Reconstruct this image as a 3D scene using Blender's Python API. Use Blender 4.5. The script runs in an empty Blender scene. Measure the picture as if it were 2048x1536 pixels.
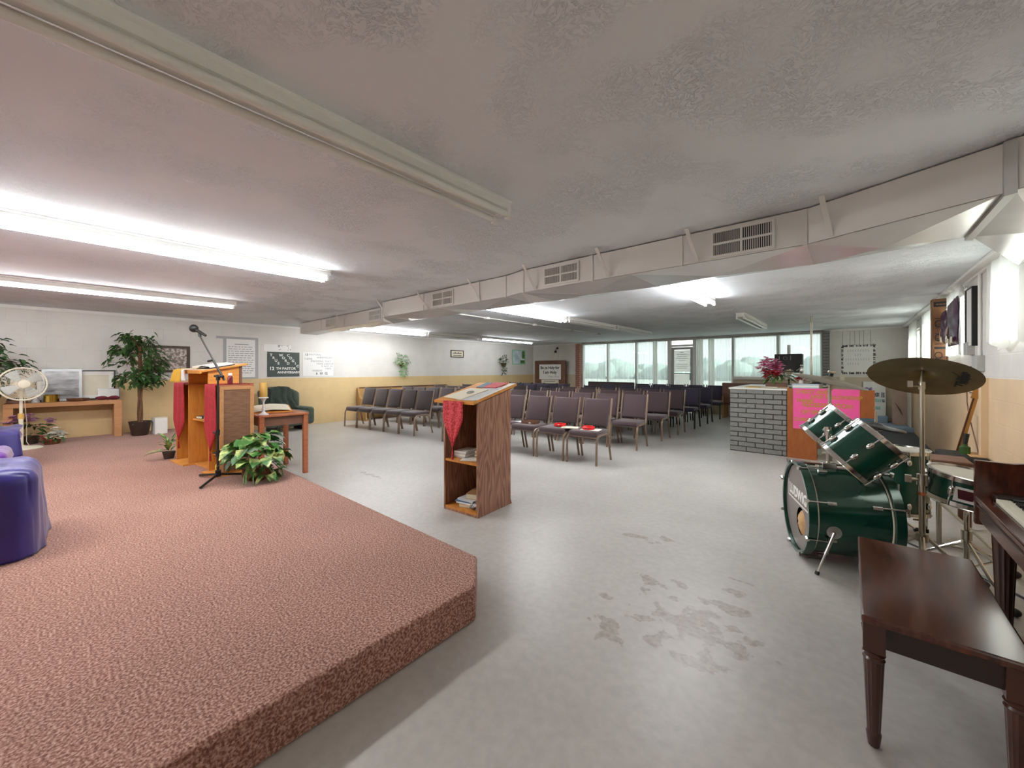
import bpy, bmesh, math, random
from mathutils import Vector, Matrix, Euler
R = math.radians
random.seed(7)
scene = bpy.context.scene
COL = scene.collection
PI = math.pi

# ------------------------------------------------------------------ helpers
def hexc(h, a=1.0):
    h = h.lstrip('#')
    v = [int(h[i:i+2], 16)/255 for i in (0, 2, 4)]
    return tuple((c/12.92 if c <= .04045 else ((c+.055)/1.055)**2.4) for c in v) + (a,)

class MB:
    """collects vertices and faces for one mesh"""
    def __init__(s):
        s.v = []; s.f = []; s.mi = []; s.cur = 0
    def add(s, vs, fs, M=None):
        o = len(s.v)
        for p in vs:
            p = Vector(p)
            s.v.append(M @ p if M else p)
        for f in fs:
            s.f.append([i+o for i in f]); s.mi.append(s.cur)
        return s
    def box(s, x0, x1, y0, y1, z0, z1, M=None):
        vs = [(x0,y0,z0),(x1,y0,z0),(x1,y1,z0),(x0,y1,z0),(x0,y0,z1),(x1,y0,z1),(x1,y1,z1),(x0,y1,z1)]
        return s.add(vs, [(3,2,1,0),(4,5,6,7),(0,1,5,4),(1,2,6,5),(2,3,7,6),(3,0,4,7)], M)
    def prism(s, poly, z0, z1, M=None):
        n = len(poly)
        vs = [(x,y,z0) for x,y in poly] + [(x,y,z1) for x,y in poly]
        fs = [tuple(range(n-1,-1,-1)), tuple(range(n,2*n))] + [(i,(i+1)%n,n+(i+1)%n,n+i) for i in range(n)]
        return s.add(vs, fs, M)
    def cyl(s, p0, p1, r0, r1=None, n=16, cap=True):
        r1 = r0 if r1 is None else r1
        p0 = Vector(p0); p1 = Vector(p1); d = (p1-p0).normalized()
        a = d.orthogonal().normalized(); b = d.cross(a)
        vs = []
        for p, r in ((p0,r0),(p1,r1)):
            for i in range(n):
                t = 2*PI*i/n
                vs.append(p + (a*math.cos(t)+b*math.sin(t))*r)
        fs = [(i,(i+1)%n,n+(i+1)%n,n+i) for i in range(n)]
        if cap: fs += [tuple(range(n-1,-1,-1)), tuple(range(n,2*n))]
        return s.add(vs, fs)
    def tube(s, pts, r, n=8, cap=True):
        pts = [Vector(p) for p in pts]
        rs = r if isinstance(r,(list,tuple)) else [r]*len(pts)
        vs = []; a = None
        for k, p in enumerate(pts):
            d = (pts[min(k+1,len(pts)-1)]-pts[max(k-1,0)]).normalized()
            if a is None: a = d.orthogonal().normalized()
            else:
                a = (a - d*a.dot(d))
                a = a.normalized() if a.length > 1e-6 else d.orthogonal().normalized()
            b = d.cross(a)
            for i in range(n):
                t = 2*PI*i/n
                vs.append(p + (a*math.cos(t)+b*math.sin(t))*rs[k])
        fs = []
        for k in range(len(pts)-1):
            for i in range(n):
                fs.append((k*n+i, k*n+(i+1)%n, (k+1)*n+(i+1)%n, (k+1)*n+i))
        if cap:
            m = (len(pts)-1)*n
            fs += [tuple(range(n-1,-1,-1)), tuple(range(m,m+n))]
        return s.add(vs, fs)
    def lathe(s, prof, n=24, M=None, cap=True):
        vs = []
        for r, z in prof:
            for i in range(n):
                t = 2*PI*i/n
                vs.append((r*math.cos(t), r*math.sin(t), z))
        fs = []
        for k in range(len(prof)-1):
            for i in range(n):
                fs.append((k*n+i, k*n+(i+1)%n, (k+1)*n+(i+1)%n, (k+1)*n+i))
        if cap:
            m = (len(prof)-1)*n
            fs += [tuple(range(n-1,-1,-1)), tuple(range(m,m+n))]
        return s.add(vs, fs, M)
    def ball(s, c, rx, ry=None, rz=None, n=12, m=8, jit=0):
        ry = rx if ry is None else ry; rz = rx if rz is None else rz
        c = Vector(c); vs = [c+Vector((0,0,-rz))]; fs = []
        for j in range(1,m):
            ph = -PI/2+PI*j/m
            for i in range(n):
                t = 2*PI*i/n; k = 1+random.uniform(-jit,jit)
                vs.append(c+Vector((rx*math.cos(ph)*math.cos(t)*k, ry*math.cos(ph)*math.sin(t)*k, rz*math.sin(ph)*k)))
        vs.append(c+Vector((0,0,rz)))
        for i in range(n): fs.append((0,1+(i+1)%n,1+i))
        for j in range(m-2):
            for i in range(n):
                a = 1+j*n
                fs.append((a+i,a+(i+1)%n,a+n+(i+1)%n,a+n+i))
        a = 1+(m-2)*n; l = len(vs)-1
        for i in range(n): fs.append((a+i,a+(i+1)%n,l))
        return s.add(vs, fs)
    def torus(s, R0, r, n=32, m=8, M=None, sx=1, sy=1):
        vs = []; fs = []
        for i in range(n):
            t = 2*PI*i/n
            for j in range(m):
                p = 2*PI*j/m
                q = R0+r*math.cos(p)
                vs.append((q*math.cos(t)*sx, q*math.sin(t)*sy, r*math.sin(p)))
        for i in range(n):
            for j in range(m):
                fs.append((i*m+j, ((i+1)%n)*m+j, ((i+1)%n)*m+(j+1)%m, i*m+(j+1)%m))
        return s.add(vs, fs, M)
    def grid(s, fn, nu, nv, M=None, thick=None):
        vs = [fn(i/nu, j/nv) for j in range(nv+1) for i in range(nu+1)]
        w = nu+1
        fs = [(j*w+i, j*w+i+1, (j+1)*w+i+1, (j+1)*w+i) for j in range(nv) for i in range(nu)]
        return s.add(vs, fs, M)
    def leaf(s, p, d, up, L, W, fold=.25, droop=.3):
        d = Vector(d).normalized(); up = Vector(up)
        sd = d.cross(up)
        if sd.length < 1e-4: sd = d.orthogonal()
        sd.normalize(); nn = sd.cross(d).normalized(); p = Vector(p)
        def q(t, w, h): return p + d*(L*t) + sd*(W*w) + nn*(W*h) - Vector((0,0,1))*(L*droop*t*t)
        vs = [q(0,0,0), q(.3,-.5,fold), q(.3,0,0), q(.3,.5,fold), q(.7,-.38,fold*.7), q(.7,0,0), q(.7,.38,fold*.7), q(1,0,-.05)]
        return s.add(vs, [(0,2,1),(0,3,2),(1,2,5,4),(2,3,6,5),(4,5,7),(5,6,7)])
    def text(s, body, size, M, depth=.002, align='CENTER', bold=0.0, xs=1.0):
        cu = bpy.data.curves.new('t', 'FONT'); cu.body = body; cu.size = size; cu.extrude = depth/2
        cu.align_x = align; cu.align_y = 'CENTER'; cu.resolution_u = 3; cu.offset = bold
        ob = bpy.data.objects.new('t', cu); COL.objects.link(ob)
        dg = bpy.context.evaluated_depsgraph_get(); dg.update()
        me = bpy.data.meshes.new_from_object(ob.evaluated_get(dg))
        S = Matrix.Diagonal((xs,1,1,1))
        s.add([v.co.copy() for v in me.vertices], [tuple(p.vertices) for p in me.polygons], M @ S)
        bpy.data.objects.remove(ob); bpy.data.curves.remove(cu); bpy.data.meshes.remove(me)
        return s
    def build(s, name, mat, parent=None, smooth=False, bevel=0, seg=2, ang=40, loc=None, rz=0, sub=0, solid=0, fixn=False):
        me = bpy.data.meshes.new(name)
        me.from_pydata([tuple(p) for p in s.v], [], s.f)
        mats = mat if isinstance(mat,(list,tuple)) else [mat]
        for m in mats: me.materials.append(m)
        if len(mats) > 1:
            for p, i in zip(me.polygons, s.mi): p.material_index = i
        if bevel or fixn:
            bm = bmesh.new(); bm.from_mesh(me)
            bmesh.ops.recalc_face_normals(bm, faces=bm.faces)
            if bevel:
                bmesh.ops.remove_doubles(bm, verts=bm.verts, dist=1e-5)
                ed = [e for e in bm.edges if len(e.link_faces) == 2 and e.calc_face_angle(0) > R(30)]
                bmesh.ops.bevel(bm, geom=ed, offset=bevel, segments=seg, affect='EDGES', profile=.5, clamp_overlap=True)
            bm.to_mesh(me); bm.free()
        if smooth:
            for p in me.polygons: p.use_smooth = True
            if ang < 170: me.set_sharp_from_angle(angle=R(ang))
        me.update()
        o = bpy.data.objects.new(name, me); COL.objects.link(o)
        if parent is not None: o.parent = parent
        if loc is not None: o.location = loc
        o.rotation_euler = (0,0,rz)
        if solid:
            md = o.modifiers.new('thick','SOLIDIFY'); md.thickness = solid; md.offset = 0
        if sub:
            md = o.modifiers.new('sub','SUBSURF'); md.levels = sub; md.render_levels = sub
        return o

def tag(o, label=None, cat=None, group=None, kind=None):
    if label: o['label'] = label
    if cat: o['category'] = cat
    if group: o['group'] = group
    if kind: o['kind'] = kind
    return o
def thing(name, label, cat, loc=(0,0,0), rz=0, group=None):
    o = bpy.data.objects.new(name, None); COL.objects.link(o)
    o.location = loc; o.rotation_euler = (0,0,rz); o.empty_display_size = .1
    return tag(o, label, cat, group)
def struct(o): return tag(o, kind='structure')
def box(*a, M=None): return MB().box(*a, M=M)
def kids(o): return [c for c in bpy.data.objects if c.parent == o]
def dup(root, loc, rz, label=None, group=None):
    r = root.copy(); COL.objects.link(r); r.location = loc; r.rotation_euler = (0,0,rz)
    if label: r['label'] = label
    if group: r['group'] = group
    for ch in kids(root):
        c = ch.copy(); COL.objects.link(c); c.parent = r
        for g in kids(ch):
            d = g.copy(); COL.objects.link(d); d.parent = c
    return r
# frames for flat things on the walls: local x runs along the writing, y up, z out of the wall
def frameL(y, z, x):   # on the wall at the low x end, facing +x
    return Matrix(((0,0,1,x),(1,0,0,y),(0,1,0,z),(0,0,0,1)))
def frameB(x, z, y):   # facing -y
    return Matrix(((1,0,0,x),(0,0,-1,y),(0,1,0,z),(0,0,0,1)))
def frameR(y, z, x):   # facing -x
    return Matrix(((0,0,-1,x),(-1,0,0,y),(0,1,0,z),(0,0,0,1)))

# ------------------------------------------------------------------ materials
MATS = {}
def mat(name, col, rough=.5, metal=0, var=0, vscale=8, col2=None, bump=0, bscale=40, sheen=0, coat=0, emit=0, spec=.5, stretch=None, detail=3, contrast=None):
    m = bpy.data.materials.new(name); m.use_nodes = True
    nt = m.node_tree; b = nt.nodes['Principled BSDF']
    c = hexc(col)
    b.inputs['Base Color'].default_value = c
    b.inputs['Roughness'].default_value = rough; b.inputs['Metallic'].default_value = metal
    b.inputs['Specular IOR Level'].default_value = spec
    if sheen: b.inputs['Sheen Weight'].default_value = sheen
    if coat: b.inputs['Coat Weight'].default_value = coat; b.inputs['Coat Roughness'].default_value = .12
    if emit:
        b.inputs['Emission Color'].default_value = c; b.inputs['Emission Strength'].default_value = emit
    tc = mp = None
    if var or col2 or bump:
        tc = nt.nodes.new('ShaderNodeTexCoord'); mp = nt.nodes.new('ShaderNodeMapping')
        nt.links.new(tc.outputs['Object'], mp.inputs['Vector'])
        if stretch: mp.inputs['Scale'].default_value = stretch
    if var or col2:
        nz = nt.nodes.new('ShaderNodeTexNoise'); nz.inputs['Scale'].default_value = vscale; nz.inputs['Detail'].default_value = detail
        nt.links.new(mp.outputs['Vector'], nz.inputs['Vector'])
        rp = nt.nodes.new('ShaderNodeValToRGB')
        lo, hi = contrast or (.3,.7)
        rp.color_ramp.elements[0].position = lo; rp.color_ramp.elements[1].position = hi
        c2 = hexc(col2) if col2 else tuple(min(1, x*(1+var)) for x in c[:3])+(1,)
        c1 = c if col2 else tuple(x*(1-var) for x in c[:3])+(1,)
        rp.color_ramp.elements[0].color = c1; rp.color_ramp.elements[1].color = c2
        nt.links.new(nz.outputs['Fac'], rp.inputs['Fac']); nt.links.new(rp.outputs['Color'], b.inputs['Base Color'])
    if bump:
        n2 = nt.nodes.new('ShaderNodeTexNoise'); n2.inputs['Scale'].default_value = bscale; n2.inputs['Detail'].default_value = 3
        nt.links.new(mp.outputs['Vector'], n2.inputs['Vector'])
        bp = nt.nodes.new('ShaderNodeBump'); bp.inputs['Strength'].default_value = bump; bp.inputs['Distance'].default_value = .01
        nt.links.new(n2.outputs['Fac'], bp.inputs['Height']); nt.links.new(bp.outputs['Normal'], b.inputs['Normal'])
    MATS[name] = m
    return m

def node(nt, t, **k):
    n = nt.nodes.new(t)
    for a, v in k.items():
        if a in n.inputs: n.inputs[a].default_value = v
        else: setattr(n, a, v)
    return n

# plain ones
M = {}
def mk(key, *a, **k): M[key] = mat(key, *a, **k)
mk('white_paint', '#e6e4df', .6)
mk('fixture_white', '#e4e3de', .4)
mk('bronze', '#8a7464', .35, .45, var=.12, vscale=20)
mk('dark_steel', '#33312f', .35, .5)
mk('chrome', '#d6d4cf', .18, 1)
mk('brushed', '#b9b3a6', .3, 1, var=.1)
mk('black', '#161616', .5)
mk('black_gloss', '#131313', .2)
mk('mauve', '#49373b', .85, var=.18, vscale=160, sheen=.3, bump=.3, bscale=300)
mk('mauve_grey', '#44393a', .85, var=.16, vscale=160, sheen=.3)
mk('navy', '#3d3548', .85, var=.15, vscale=160, sheen=.3)
mk('red_cloth', '#96161f', .75, col2='#b0262f', vscale=70, contrast=(.42,.6))
mk('red_jacquard', '#b01f2b', .7, col2='#d24f56', vscale=85, contrast=(.45,.56), detail=1)
mk('oak', '#c98436', .45, col2='#d99a4a', vscale=6, stretch=(1,1,8))
mk('oak_side', '#c07a30', .45, col2='#cf8f42', vscale=5, stretch=(8,8,1))
mk('ply_brown', '#6d4c38', .6, col2='#866048', vscale=7, stretch=(1,1.5,9))
mk('cherry', '#a65f3c', .4, col2='#b5704b', vscale=6, stretch=(2,2,9))
mk('console_wood', '#b07d50', .5, col2='#bd8b5d', vscale=5, stretch=(6,1,6))
mk('pew_oak', '#9c7340', .5, col2='#b28a54', vscale=6, stretch=(6,6,1))
mk('panel_orange', '#8c4a1a', .5, col2='#9d5820', vscale=9, stretch=(3,3,1))
mk('mahogany', '#381b13', .2, col2='#5c2d1e', vscale=5, stretch=(9,1.2,3), coat=.4)
mk('mahogany_dark', '#1f110d', .3, col2='#2c1712', vscale=6, coat=.3)
mk('mahogany_leg', '#371b12', .3, col2='#462418', vscale=6, coat=.3)
mk('dark_wood', '#4c3023', .5, col2='#5f3e2d', vscale=8)
mk('paper', '#ecebe6', .8)
mk('paper_cream', '#e0d9c4', .8, var=.04)
mk('paper_grey', '#c9cac8', .8, var=.06, vscale=20)
mk('tape_grey', '#a9a9ab', .5, .2)
mk('ink_grey', '#9b9b9e', .8)
mk('ink', '#2a2a2c', .8)
mk('chalkboard', '#4b5450', .75, var=.08, vscale=6)
mk('leaf_dark', '#24421f', .45, col2='#456b30', vscale=9)
mk('leaf_mid', '#2f5a2a', .45, col2='#6f9545', vscale=9)
mk('leaf_vary', '#3d7030', .4, col2='#cdd588', vscale=13, contrast=(.48,.68))
mk('leaf_bright', '#3b7a3a', .5, col2='#a3cf8c', vscale=25)
mk('stem', '#6b4a30', .7, var=.2, vscale=30)
mk('pot_brown', '#3a2a22', .6, var=.15, vscale=15)
mk('wicker', '#7c4a28', .7, col2='#4d2c18', vscale=60, bump=.8, bscale=90)
mk('cream_plastic', '#e4ddc8', .4)
mk('brass', '#c7a14a', .2, 1, var=.1)
mk('satin_purple', '#261a6a', .32, col2='#2f217c', vscale=4, sheen=.25)
mk('satin_violet', '#6b2c9c', .28, col2='#7d3cae', vscale=4, sheen=.5)
mk('recliner_green', '#3a4438', .8, col2='#4a5546', vscale=40, sheen=.2)
mk('wax', '#d2a95c', .5, var=.08)
mk('crystal', '#e6e8e6', .08, 0, spec=.8)
mk('pink', '#e9579b', .7, var=.04)
mk('gold_letter', '#c08a3e', .5, .3)
mk('brick_grey', '#73726f', .85, col2='#878683', vscale=16, stretch=(1,1,5), bump=.5, bscale=30)
mk('mortar_dark', '#3b3a38', .9)
mk('brick_red', '#96685a', .85, col2='#b08373', vscale=14)
mk('counter_top', '#dcd9d2', .35, var=.04)
mk('drum_green', '#0a3a30', .18, col2='#0f4a3c', vscale=3, coat=.7, metal=.25)
mk('drum_head', '#ddd8cc', .5, var=.06, vscale=10)
mk('drum_head_grey', '#776d67', .35, var=.05)
mk('cymbal', '#6b5734', .34, .85, col2='#86704a', vscale=6)
mk('cymbal_pale', '#8b8272', .4, .75, col2='#9a917f', vscale=6)
mk('ivory', '#e9e3cf', .35)
mk('cardboard', '#7f5839', .75, var=.07, vscale=10)
mk('cardboard_pale', '#b59a8c', .75, var=.05)
mk('bag_purple', '#34142f', .3, col2='#52244a', vscale=14, coat=.15, bump=.5, bscale=20)
mk('flower_pink', '#f08cc0', .6, col2='#fbcfe4', vscale=30)
mk('flower_red', '#c9303c', .6, col2='#e2606a', vscale=30)
mk('flower_mauve', '#c487b4', .6, col2='#e0b4d4', vscale=30)
mk('flower_white', '#ebe9e2', .6)
mk('carpet_dark', '#4d5259', .95, var=.15, vscale=90)
mk('carpet_blue', '#93a9bd', .95, var=.1, vscale=90)
mk('amp_black', '#242424', .7, var=.15, vscale=60)
mk('guitar_neck', '#b98546', .4, var=.1)
mk('frame_dark', '#4b3a2e', .5, var=.15)
mk('frame_brown', '#6a4736', .5, col2='#7b5543', vscale=8)
mk('silver', '#8c8c8c', .3, .8)
mk('mint', '#9fd0b4', .6)
mk('red_plastic', '#dd1f22', .25)
mk('orange_band', '#c86a3a', .5)
mk('book_blue', '#4b6683', .6)
mk('book_tan', '#a07a56', .6)
mk('book_dark', '#403a36', .6)
mk('page_edge', '#d9cfb4', .8, var=.08, vscale=60, stretch=(1,1,20))
mk('towel_yellow', '#d6a83c', .9, var=.06)
mk('cloth_white', '#e8e2dc', .9)
mk('cloth_maroon', '#6b1f2c', .8, var=.2)
mk('bottle_red', '#6a1420', .2)
mk('clear_yellow', '#d8c05a', .2)
mk('metal_box', '#b4b4b0', .45, .3)
mk('burlap_tan', '#c9a274', .9, var=.15, vscale=20)
mk('badge_red', '#4d0f18', .4)
mk('vent_dark', '#3d3d3b', .7)
mk('vent_white', '#d6d3cc', .5)
mk('photo_purple', '#5a4f8a', .6, col2='#c9c4de', vscale=40, contrast=(.4,.6))
mk('photo_teal', '#6fb0a4', .6, col2='#cfe6de', vscale=40)
mk('photo_dark', '#3d3b42', .6, col2='#c6c4c8', vscale=40, contrast=(.4,.6))
mk('brick_trim_grey', '#8c8883', .8, col2='#b3afa8', vscale=8, stretch=(.3,.3,4), contrast=(.45,.5))
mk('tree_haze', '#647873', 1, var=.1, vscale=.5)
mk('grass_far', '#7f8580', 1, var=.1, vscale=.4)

def m_tube_lit():
    m = bpy.data.materials.new('tube_lit'); m.use_nodes = True
    nt = m.node_tree; nt.nodes.clear()
    e = node(nt, 'ShaderNodeEmission', Strength=TUBE); e.inputs['Color'].default_value = (.965,.985,1,1)
    o = nt.nodes.new('ShaderNodeOutputMaterial'); nt.links.new(e.outputs[0], o.inputs[0])
    return m
TUBE = 28.0
M['tube_lit'] = m_tube_lit()
M['tube_off'] = mat('tube_off', '#dcdcd8', .3)

def m_wall(name, low, high, zsplit, rough=.6, axis='X'):
    """painted block wall: two paint colours, faint block joints"""
    m = bpy.data.materials.new(name); m.use_nodes = True
    nt = m.node_tree; b = nt.nodes['Principled BSDF']; L = nt.links.new
    tc = nt.nodes.new('ShaderNodeTexCoord'); sp = nt.nodes.new('ShaderNodeSeparateXYZ')
    L(tc.outputs['Object'], sp.inputs[0])
    gt = node(nt, 'ShaderNodeMath', operation='GREATER_THAN'); gt.inputs[1].default_value = zsplit
    L(sp.outputs['Z'], gt.inputs[0])
    mx = node(nt, 'ShaderNodeMix', data_type='RGBA')
    mx.inputs[6].default_value = hexc(low); mx.inputs[7].default_value = hexc(high)
    L(gt.outputs[0], mx.inputs[0])
    nz = node(nt, 'ShaderNodeTexNoise', Scale=3.0, Detail=5.0); L(tc.outputs['Object'], nz.inputs['Vector'])
    mr = node(nt, 'ShaderNodeMapRange'); mr.inputs[1].default_value = .3; mr.inputs[2].default_value = .7
    mr.inputs[3].default_value = .93; mr.inputs[4].default_value = 1.03
    L(nz.outputs['Fac'], mr.inputs[0])
    mu = node(nt, 'ShaderNodeMix', data_type='RGBA', blend_type='MULTIPLY'); mu.inputs[0].default_value = 1
    L(mx.outputs[2], mu.inputs[6]); L(mr.outputs[0], mu.inputs[7])
    L(mu.outputs[2], b.inputs['Base Color']); b.inputs['Roughness'].default_value = rough
    cb = nt.nodes.new('ShaderNodeCombineXYZ')
    L(sp.outputs['Y' if axis == 'X' else 'X'], cb.inputs[0]); L(sp.outputs['Z'], cb.inputs[1])
    br = node(nt, 'ShaderNodeTexBrick'); br.inputs['Scale'].default_value = 1
    br.inputs['Brick Width'].default_value = .42; br.inputs['Row Height'].default_value = .215
    br.inputs['Mortar Size'].default_value = .006; br.inputs['Color1'].default_value = (1,1,1,1); br.inputs['Color2'].default_value = (1,1,1,1)
    br.inputs['Mortar'].default_value = (0,0,0,1); br.inputs['Mortar Smooth'].default_value = .6
    L(cb.outputs[0], br.inputs['Vector'])
    bp = node(nt, 'ShaderNodeBump'); bp.inputs['Strength'].default_value = .35; bp.inputs['Distance'].default_value = .006
    L(br.outputs['Color'], bp.inputs['Height']); L(bp.outputs['Normal'], b.inputs['Normal'])
    return m
M['wall_paint_x'] = m_wall('wall_paint_x', '#d9bd8c', '#dedbd5', 1.165)
M['wall_paint_r'] = m_wall('wall_paint_r', '#dcc19c', '#dddad4', 1.28)
M['wall_paint_y'] = m_wall('wall_paint_y', '#c9bba4', '#dcd9d2', 1.18, axis='Y')

def m_ceiling():
    m = bpy.data.materials.new('ceiling_texture'); m.use_nodes = True
    nt = m.node_tree; b = nt.nodes['Principled BSDF']; L = nt.links.new
    b.inputs['Base Color'].default_value = hexc('#dfe3e7'); b.inputs['Roughness'].default_value = .75
    tc = nt.nodes.new('ShaderNodeTexCoord')
    w = node(nt, 'ShaderNodeTexNoise', Scale=5.0, Detail=2.0); L(tc.outputs['Object'], w.inputs['Vector'])
    mxv = node(nt, 'ShaderNodeMix', data_type='RGBA'); mxv.inputs[0].default_value = .16
    L(tc.outputs['Object'], mxv.inputs[6]); L(w.outputs['Color'], mxv.inputs[7])
    n1 = node(nt, 'ShaderNodeTexNoise', Scale=44.0, Detail=3.0, Distortion=2.2); L(mxv.outputs[2], n1.inputs['Vector'])
    n2 = node(nt, 'ShaderNodeTexNoise', Scale=2.2, Detail=2.0); L(tc.outputs['Object'], n2.inputs['Vector'])
    mr = node(nt, 'ShaderNodeMapRange'); mr.inputs[1].default_value = .42; mr.inputs[2].default_value = .62; L(n2.outputs['Fac'], mr.inputs[0])
    r1 = node(nt, 'ShaderNodeMapRange'); r1.inputs[1].default_value = .5; r1.inputs[2].default_value = .62; L(n1.outputs['Fac'], r1.inputs[0])
    mu = node(nt, 'ShaderNodeMath', operation='MULTIPLY'); L(mr.outputs[0], mu.inputs[0]); L(r1.outputs[0], mu.inputs[1])
    bp = node(nt, 'ShaderNodeBump'); bp.inputs['Strength'].default_value = .75; bp.inputs['Distance'].default_value = .009
    L(mu.outputs[0], bp.inputs['Height']); L(bp.outputs['Normal'], b.inputs['Normal'])
    return m
M['ceiling'] = m_ceiling()

STAINS = [(-1.25,3.06,.22,.06),(-1.08,3.17,.1,.05),(-.96,2.44,.12,.09),(-.80,2.56,.10,.05),(-.98,1.87,.13,.10),(-.56,1.9,.15,.08),(-.62,2.2,.3,.34),(-.5,2.46,.13,.07),(-.57,2.68,.10,.05),(-.56,2.85,.15,.03),(-1.1,2.12,.10,.05),(-4.76,2.59,.3,.05)]
def m_floor():
    m = bpy.data.materials.new('floor_concrete'); m.use_nodes = True
    nt = m.node_tree; b = nt.nodes['Principled BSDF']; L = nt.links.new
    tc = nt.nodes.new('ShaderNodeTexCoord'); P = tc.outputs['Object']
    nz = node(nt, 'ShaderNodeTexNoise', Scale=1.1, Detail=6.0); L(P, nz.inputs['Vector'])
    rp = nt.nodes.new('ShaderNodeValToRGB'); rp.color_ramp.elements[0].position = .3; rp.color_ramp.elements[1].position = .72
    rp.color_ramp.elements[0].color = hexc('#aeaaa5'); rp.color_ramp.elements[1].color = hexc('#c4c0bb')
    L(nz.outputs['Fac'], rp.inputs['Fac'])
    # worn patches: each has a place and size of its own on the floor, ragged edge from noise
    n2 = node(nt, 'ShaderNodeTexNoise', Scale=9.0, Detail=6.0); L(P, n2.inputs['Vector'])
    last = None
    for x, y, rx, ry in STAINS:
        mp = node(nt, 'ShaderNodeMapping'); mp.inputs['Location'].default_value = (-x/rx, -y/ry, 0); mp.inputs['Scale'].default_value = (1/rx, 1/ry, 0)
        L(P, mp.inputs['Vector'])
        ln = node(nt, 'ShaderNodeVectorMath', operation='LENGTH'); L(mp.outputs[0], ln.inputs[0])
        sb = node(nt, 'ShaderNodeMath', operation='SUBTRACT'); sb.inputs[0].default_value = 1.0; L(ln.outputs['Value'], sb.inputs[1])
        if last is None: last = sb
        else:
            mxm = node(nt, 'ShaderNodeMath', operation='MAXIMUM'); L(last.outputs[0], mxm.inputs[0]); L(sb.outputs[0], mxm.inputs[1]); last = mxm
    cn = node(nt, 'ShaderNodeMath', operation='SUBTRACT'); L(n2.outputs['Fac'], cn.inputs[0]); cn.inputs[1].default_value = .575
    ml = node(nt, 'ShaderNodeMath', operation='MULTIPLY'); L(cn.outputs[0], ml.inputs[0]); ml.inputs[1].default_value = 5.0
    ad = node(nt, 'ShaderNodeMath', operation='ADD'); L(last.outputs[0], ad.inputs[0]); L(ml.outputs[0], ad.inputs[1])
    mr = node(nt, 'ShaderNodeMapRange'); mr.inputs[1].default_value = .05; mr.inputs[2].default_value = .22; L(ad.outputs[0], mr.inputs[0])
    pos = node(nt, 'ShaderNodeMath', operation='GREATER_THAN'); pos.inputs[1].default_value = -.35; L(last.outputs[0], pos.inputs[0])
    mk_ = node(nt, 'ShaderNodeMath', operation='MULTIPLY'); L(mr.outputs[0], mk_.inputs[0]); L(pos.outputs[0], mk_.inputs[1])
    n3 = node(nt, 'ShaderNodeTexNoise', Scale=40.0, Detail=4.0); L(P, n3.inputs['Vector'])
    r3 = nt.nodes.new('ShaderNodeValToRGB'); r3.color_ramp.elements[0].color = hexc('#8d8177'); r3.color_ramp.elements[1].color = hexc('#a89f96')
    r3.color_ramp.elements[0].position = .35; r3.color_ramp.elements[1].position = .6
    L(n3.outputs['Fac'], r3.inputs['Fac'])
    mf = node(nt, 'ShaderNodeMath', operation='MULTIPLY'); L(mk_.outputs[0], mf.inputs[0]); mf.inputs[1].default_value = .75
    mx = node(nt, 'ShaderNodeMix', data_type='RGBA'); L(mf.outputs[0], mx.inputs[0]); L(rp.outputs['Color'], mx.inputs[6]); L(r3.outputs['Color'], mx.inputs[7])
    # fine scuffs and specks
    n4 = node(nt, 'ShaderNodeTexNoise', Scale=22.0, Detail=8.0); L(P, n4.inputs['Vector'])
    r4 = node(nt, 'ShaderNodeMapRange'); r4.inputs[1].default_value = .35; r4.inputs[2].default_value = .65; r4.inputs[3].default_value = .93; r4.inputs[4].default_value = 1.04
    L(n4.outputs['Fac'], r4.inputs[0])
    mu = node(nt, 'ShaderNodeMix', data_type='RGBA', blend_type='MULTIPLY'); mu.inputs[0].default_value = 1
    L(mx.outputs[2], mu.inputs[6]); L(r4.outputs[0], mu.inputs[7]); L(mu.outputs[2], b.inputs['Base Color'])
    rr = node(nt, 'ShaderNodeMapRange'); rr.inputs[3].default_value = .26; rr.inputs[4].default_value = .5; L(nz.outputs['Fac'], rr.inputs[0])
    L(rr.outputs[0], b.inputs['Roughness']); b.inputs['Specular IOR Level'].default_value = .45
    bp = node(nt, 'ShaderNodeBump'); bp.inputs['Strength'].default_value = .12; bp.inputs['Distance'].default_value = .01
    L(n4.outputs['Fac'], bp.inputs['Height']); L(bp.outputs['Normal'], b.inputs['Normal'])
    return m
M['floor'] = m_floor()

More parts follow.
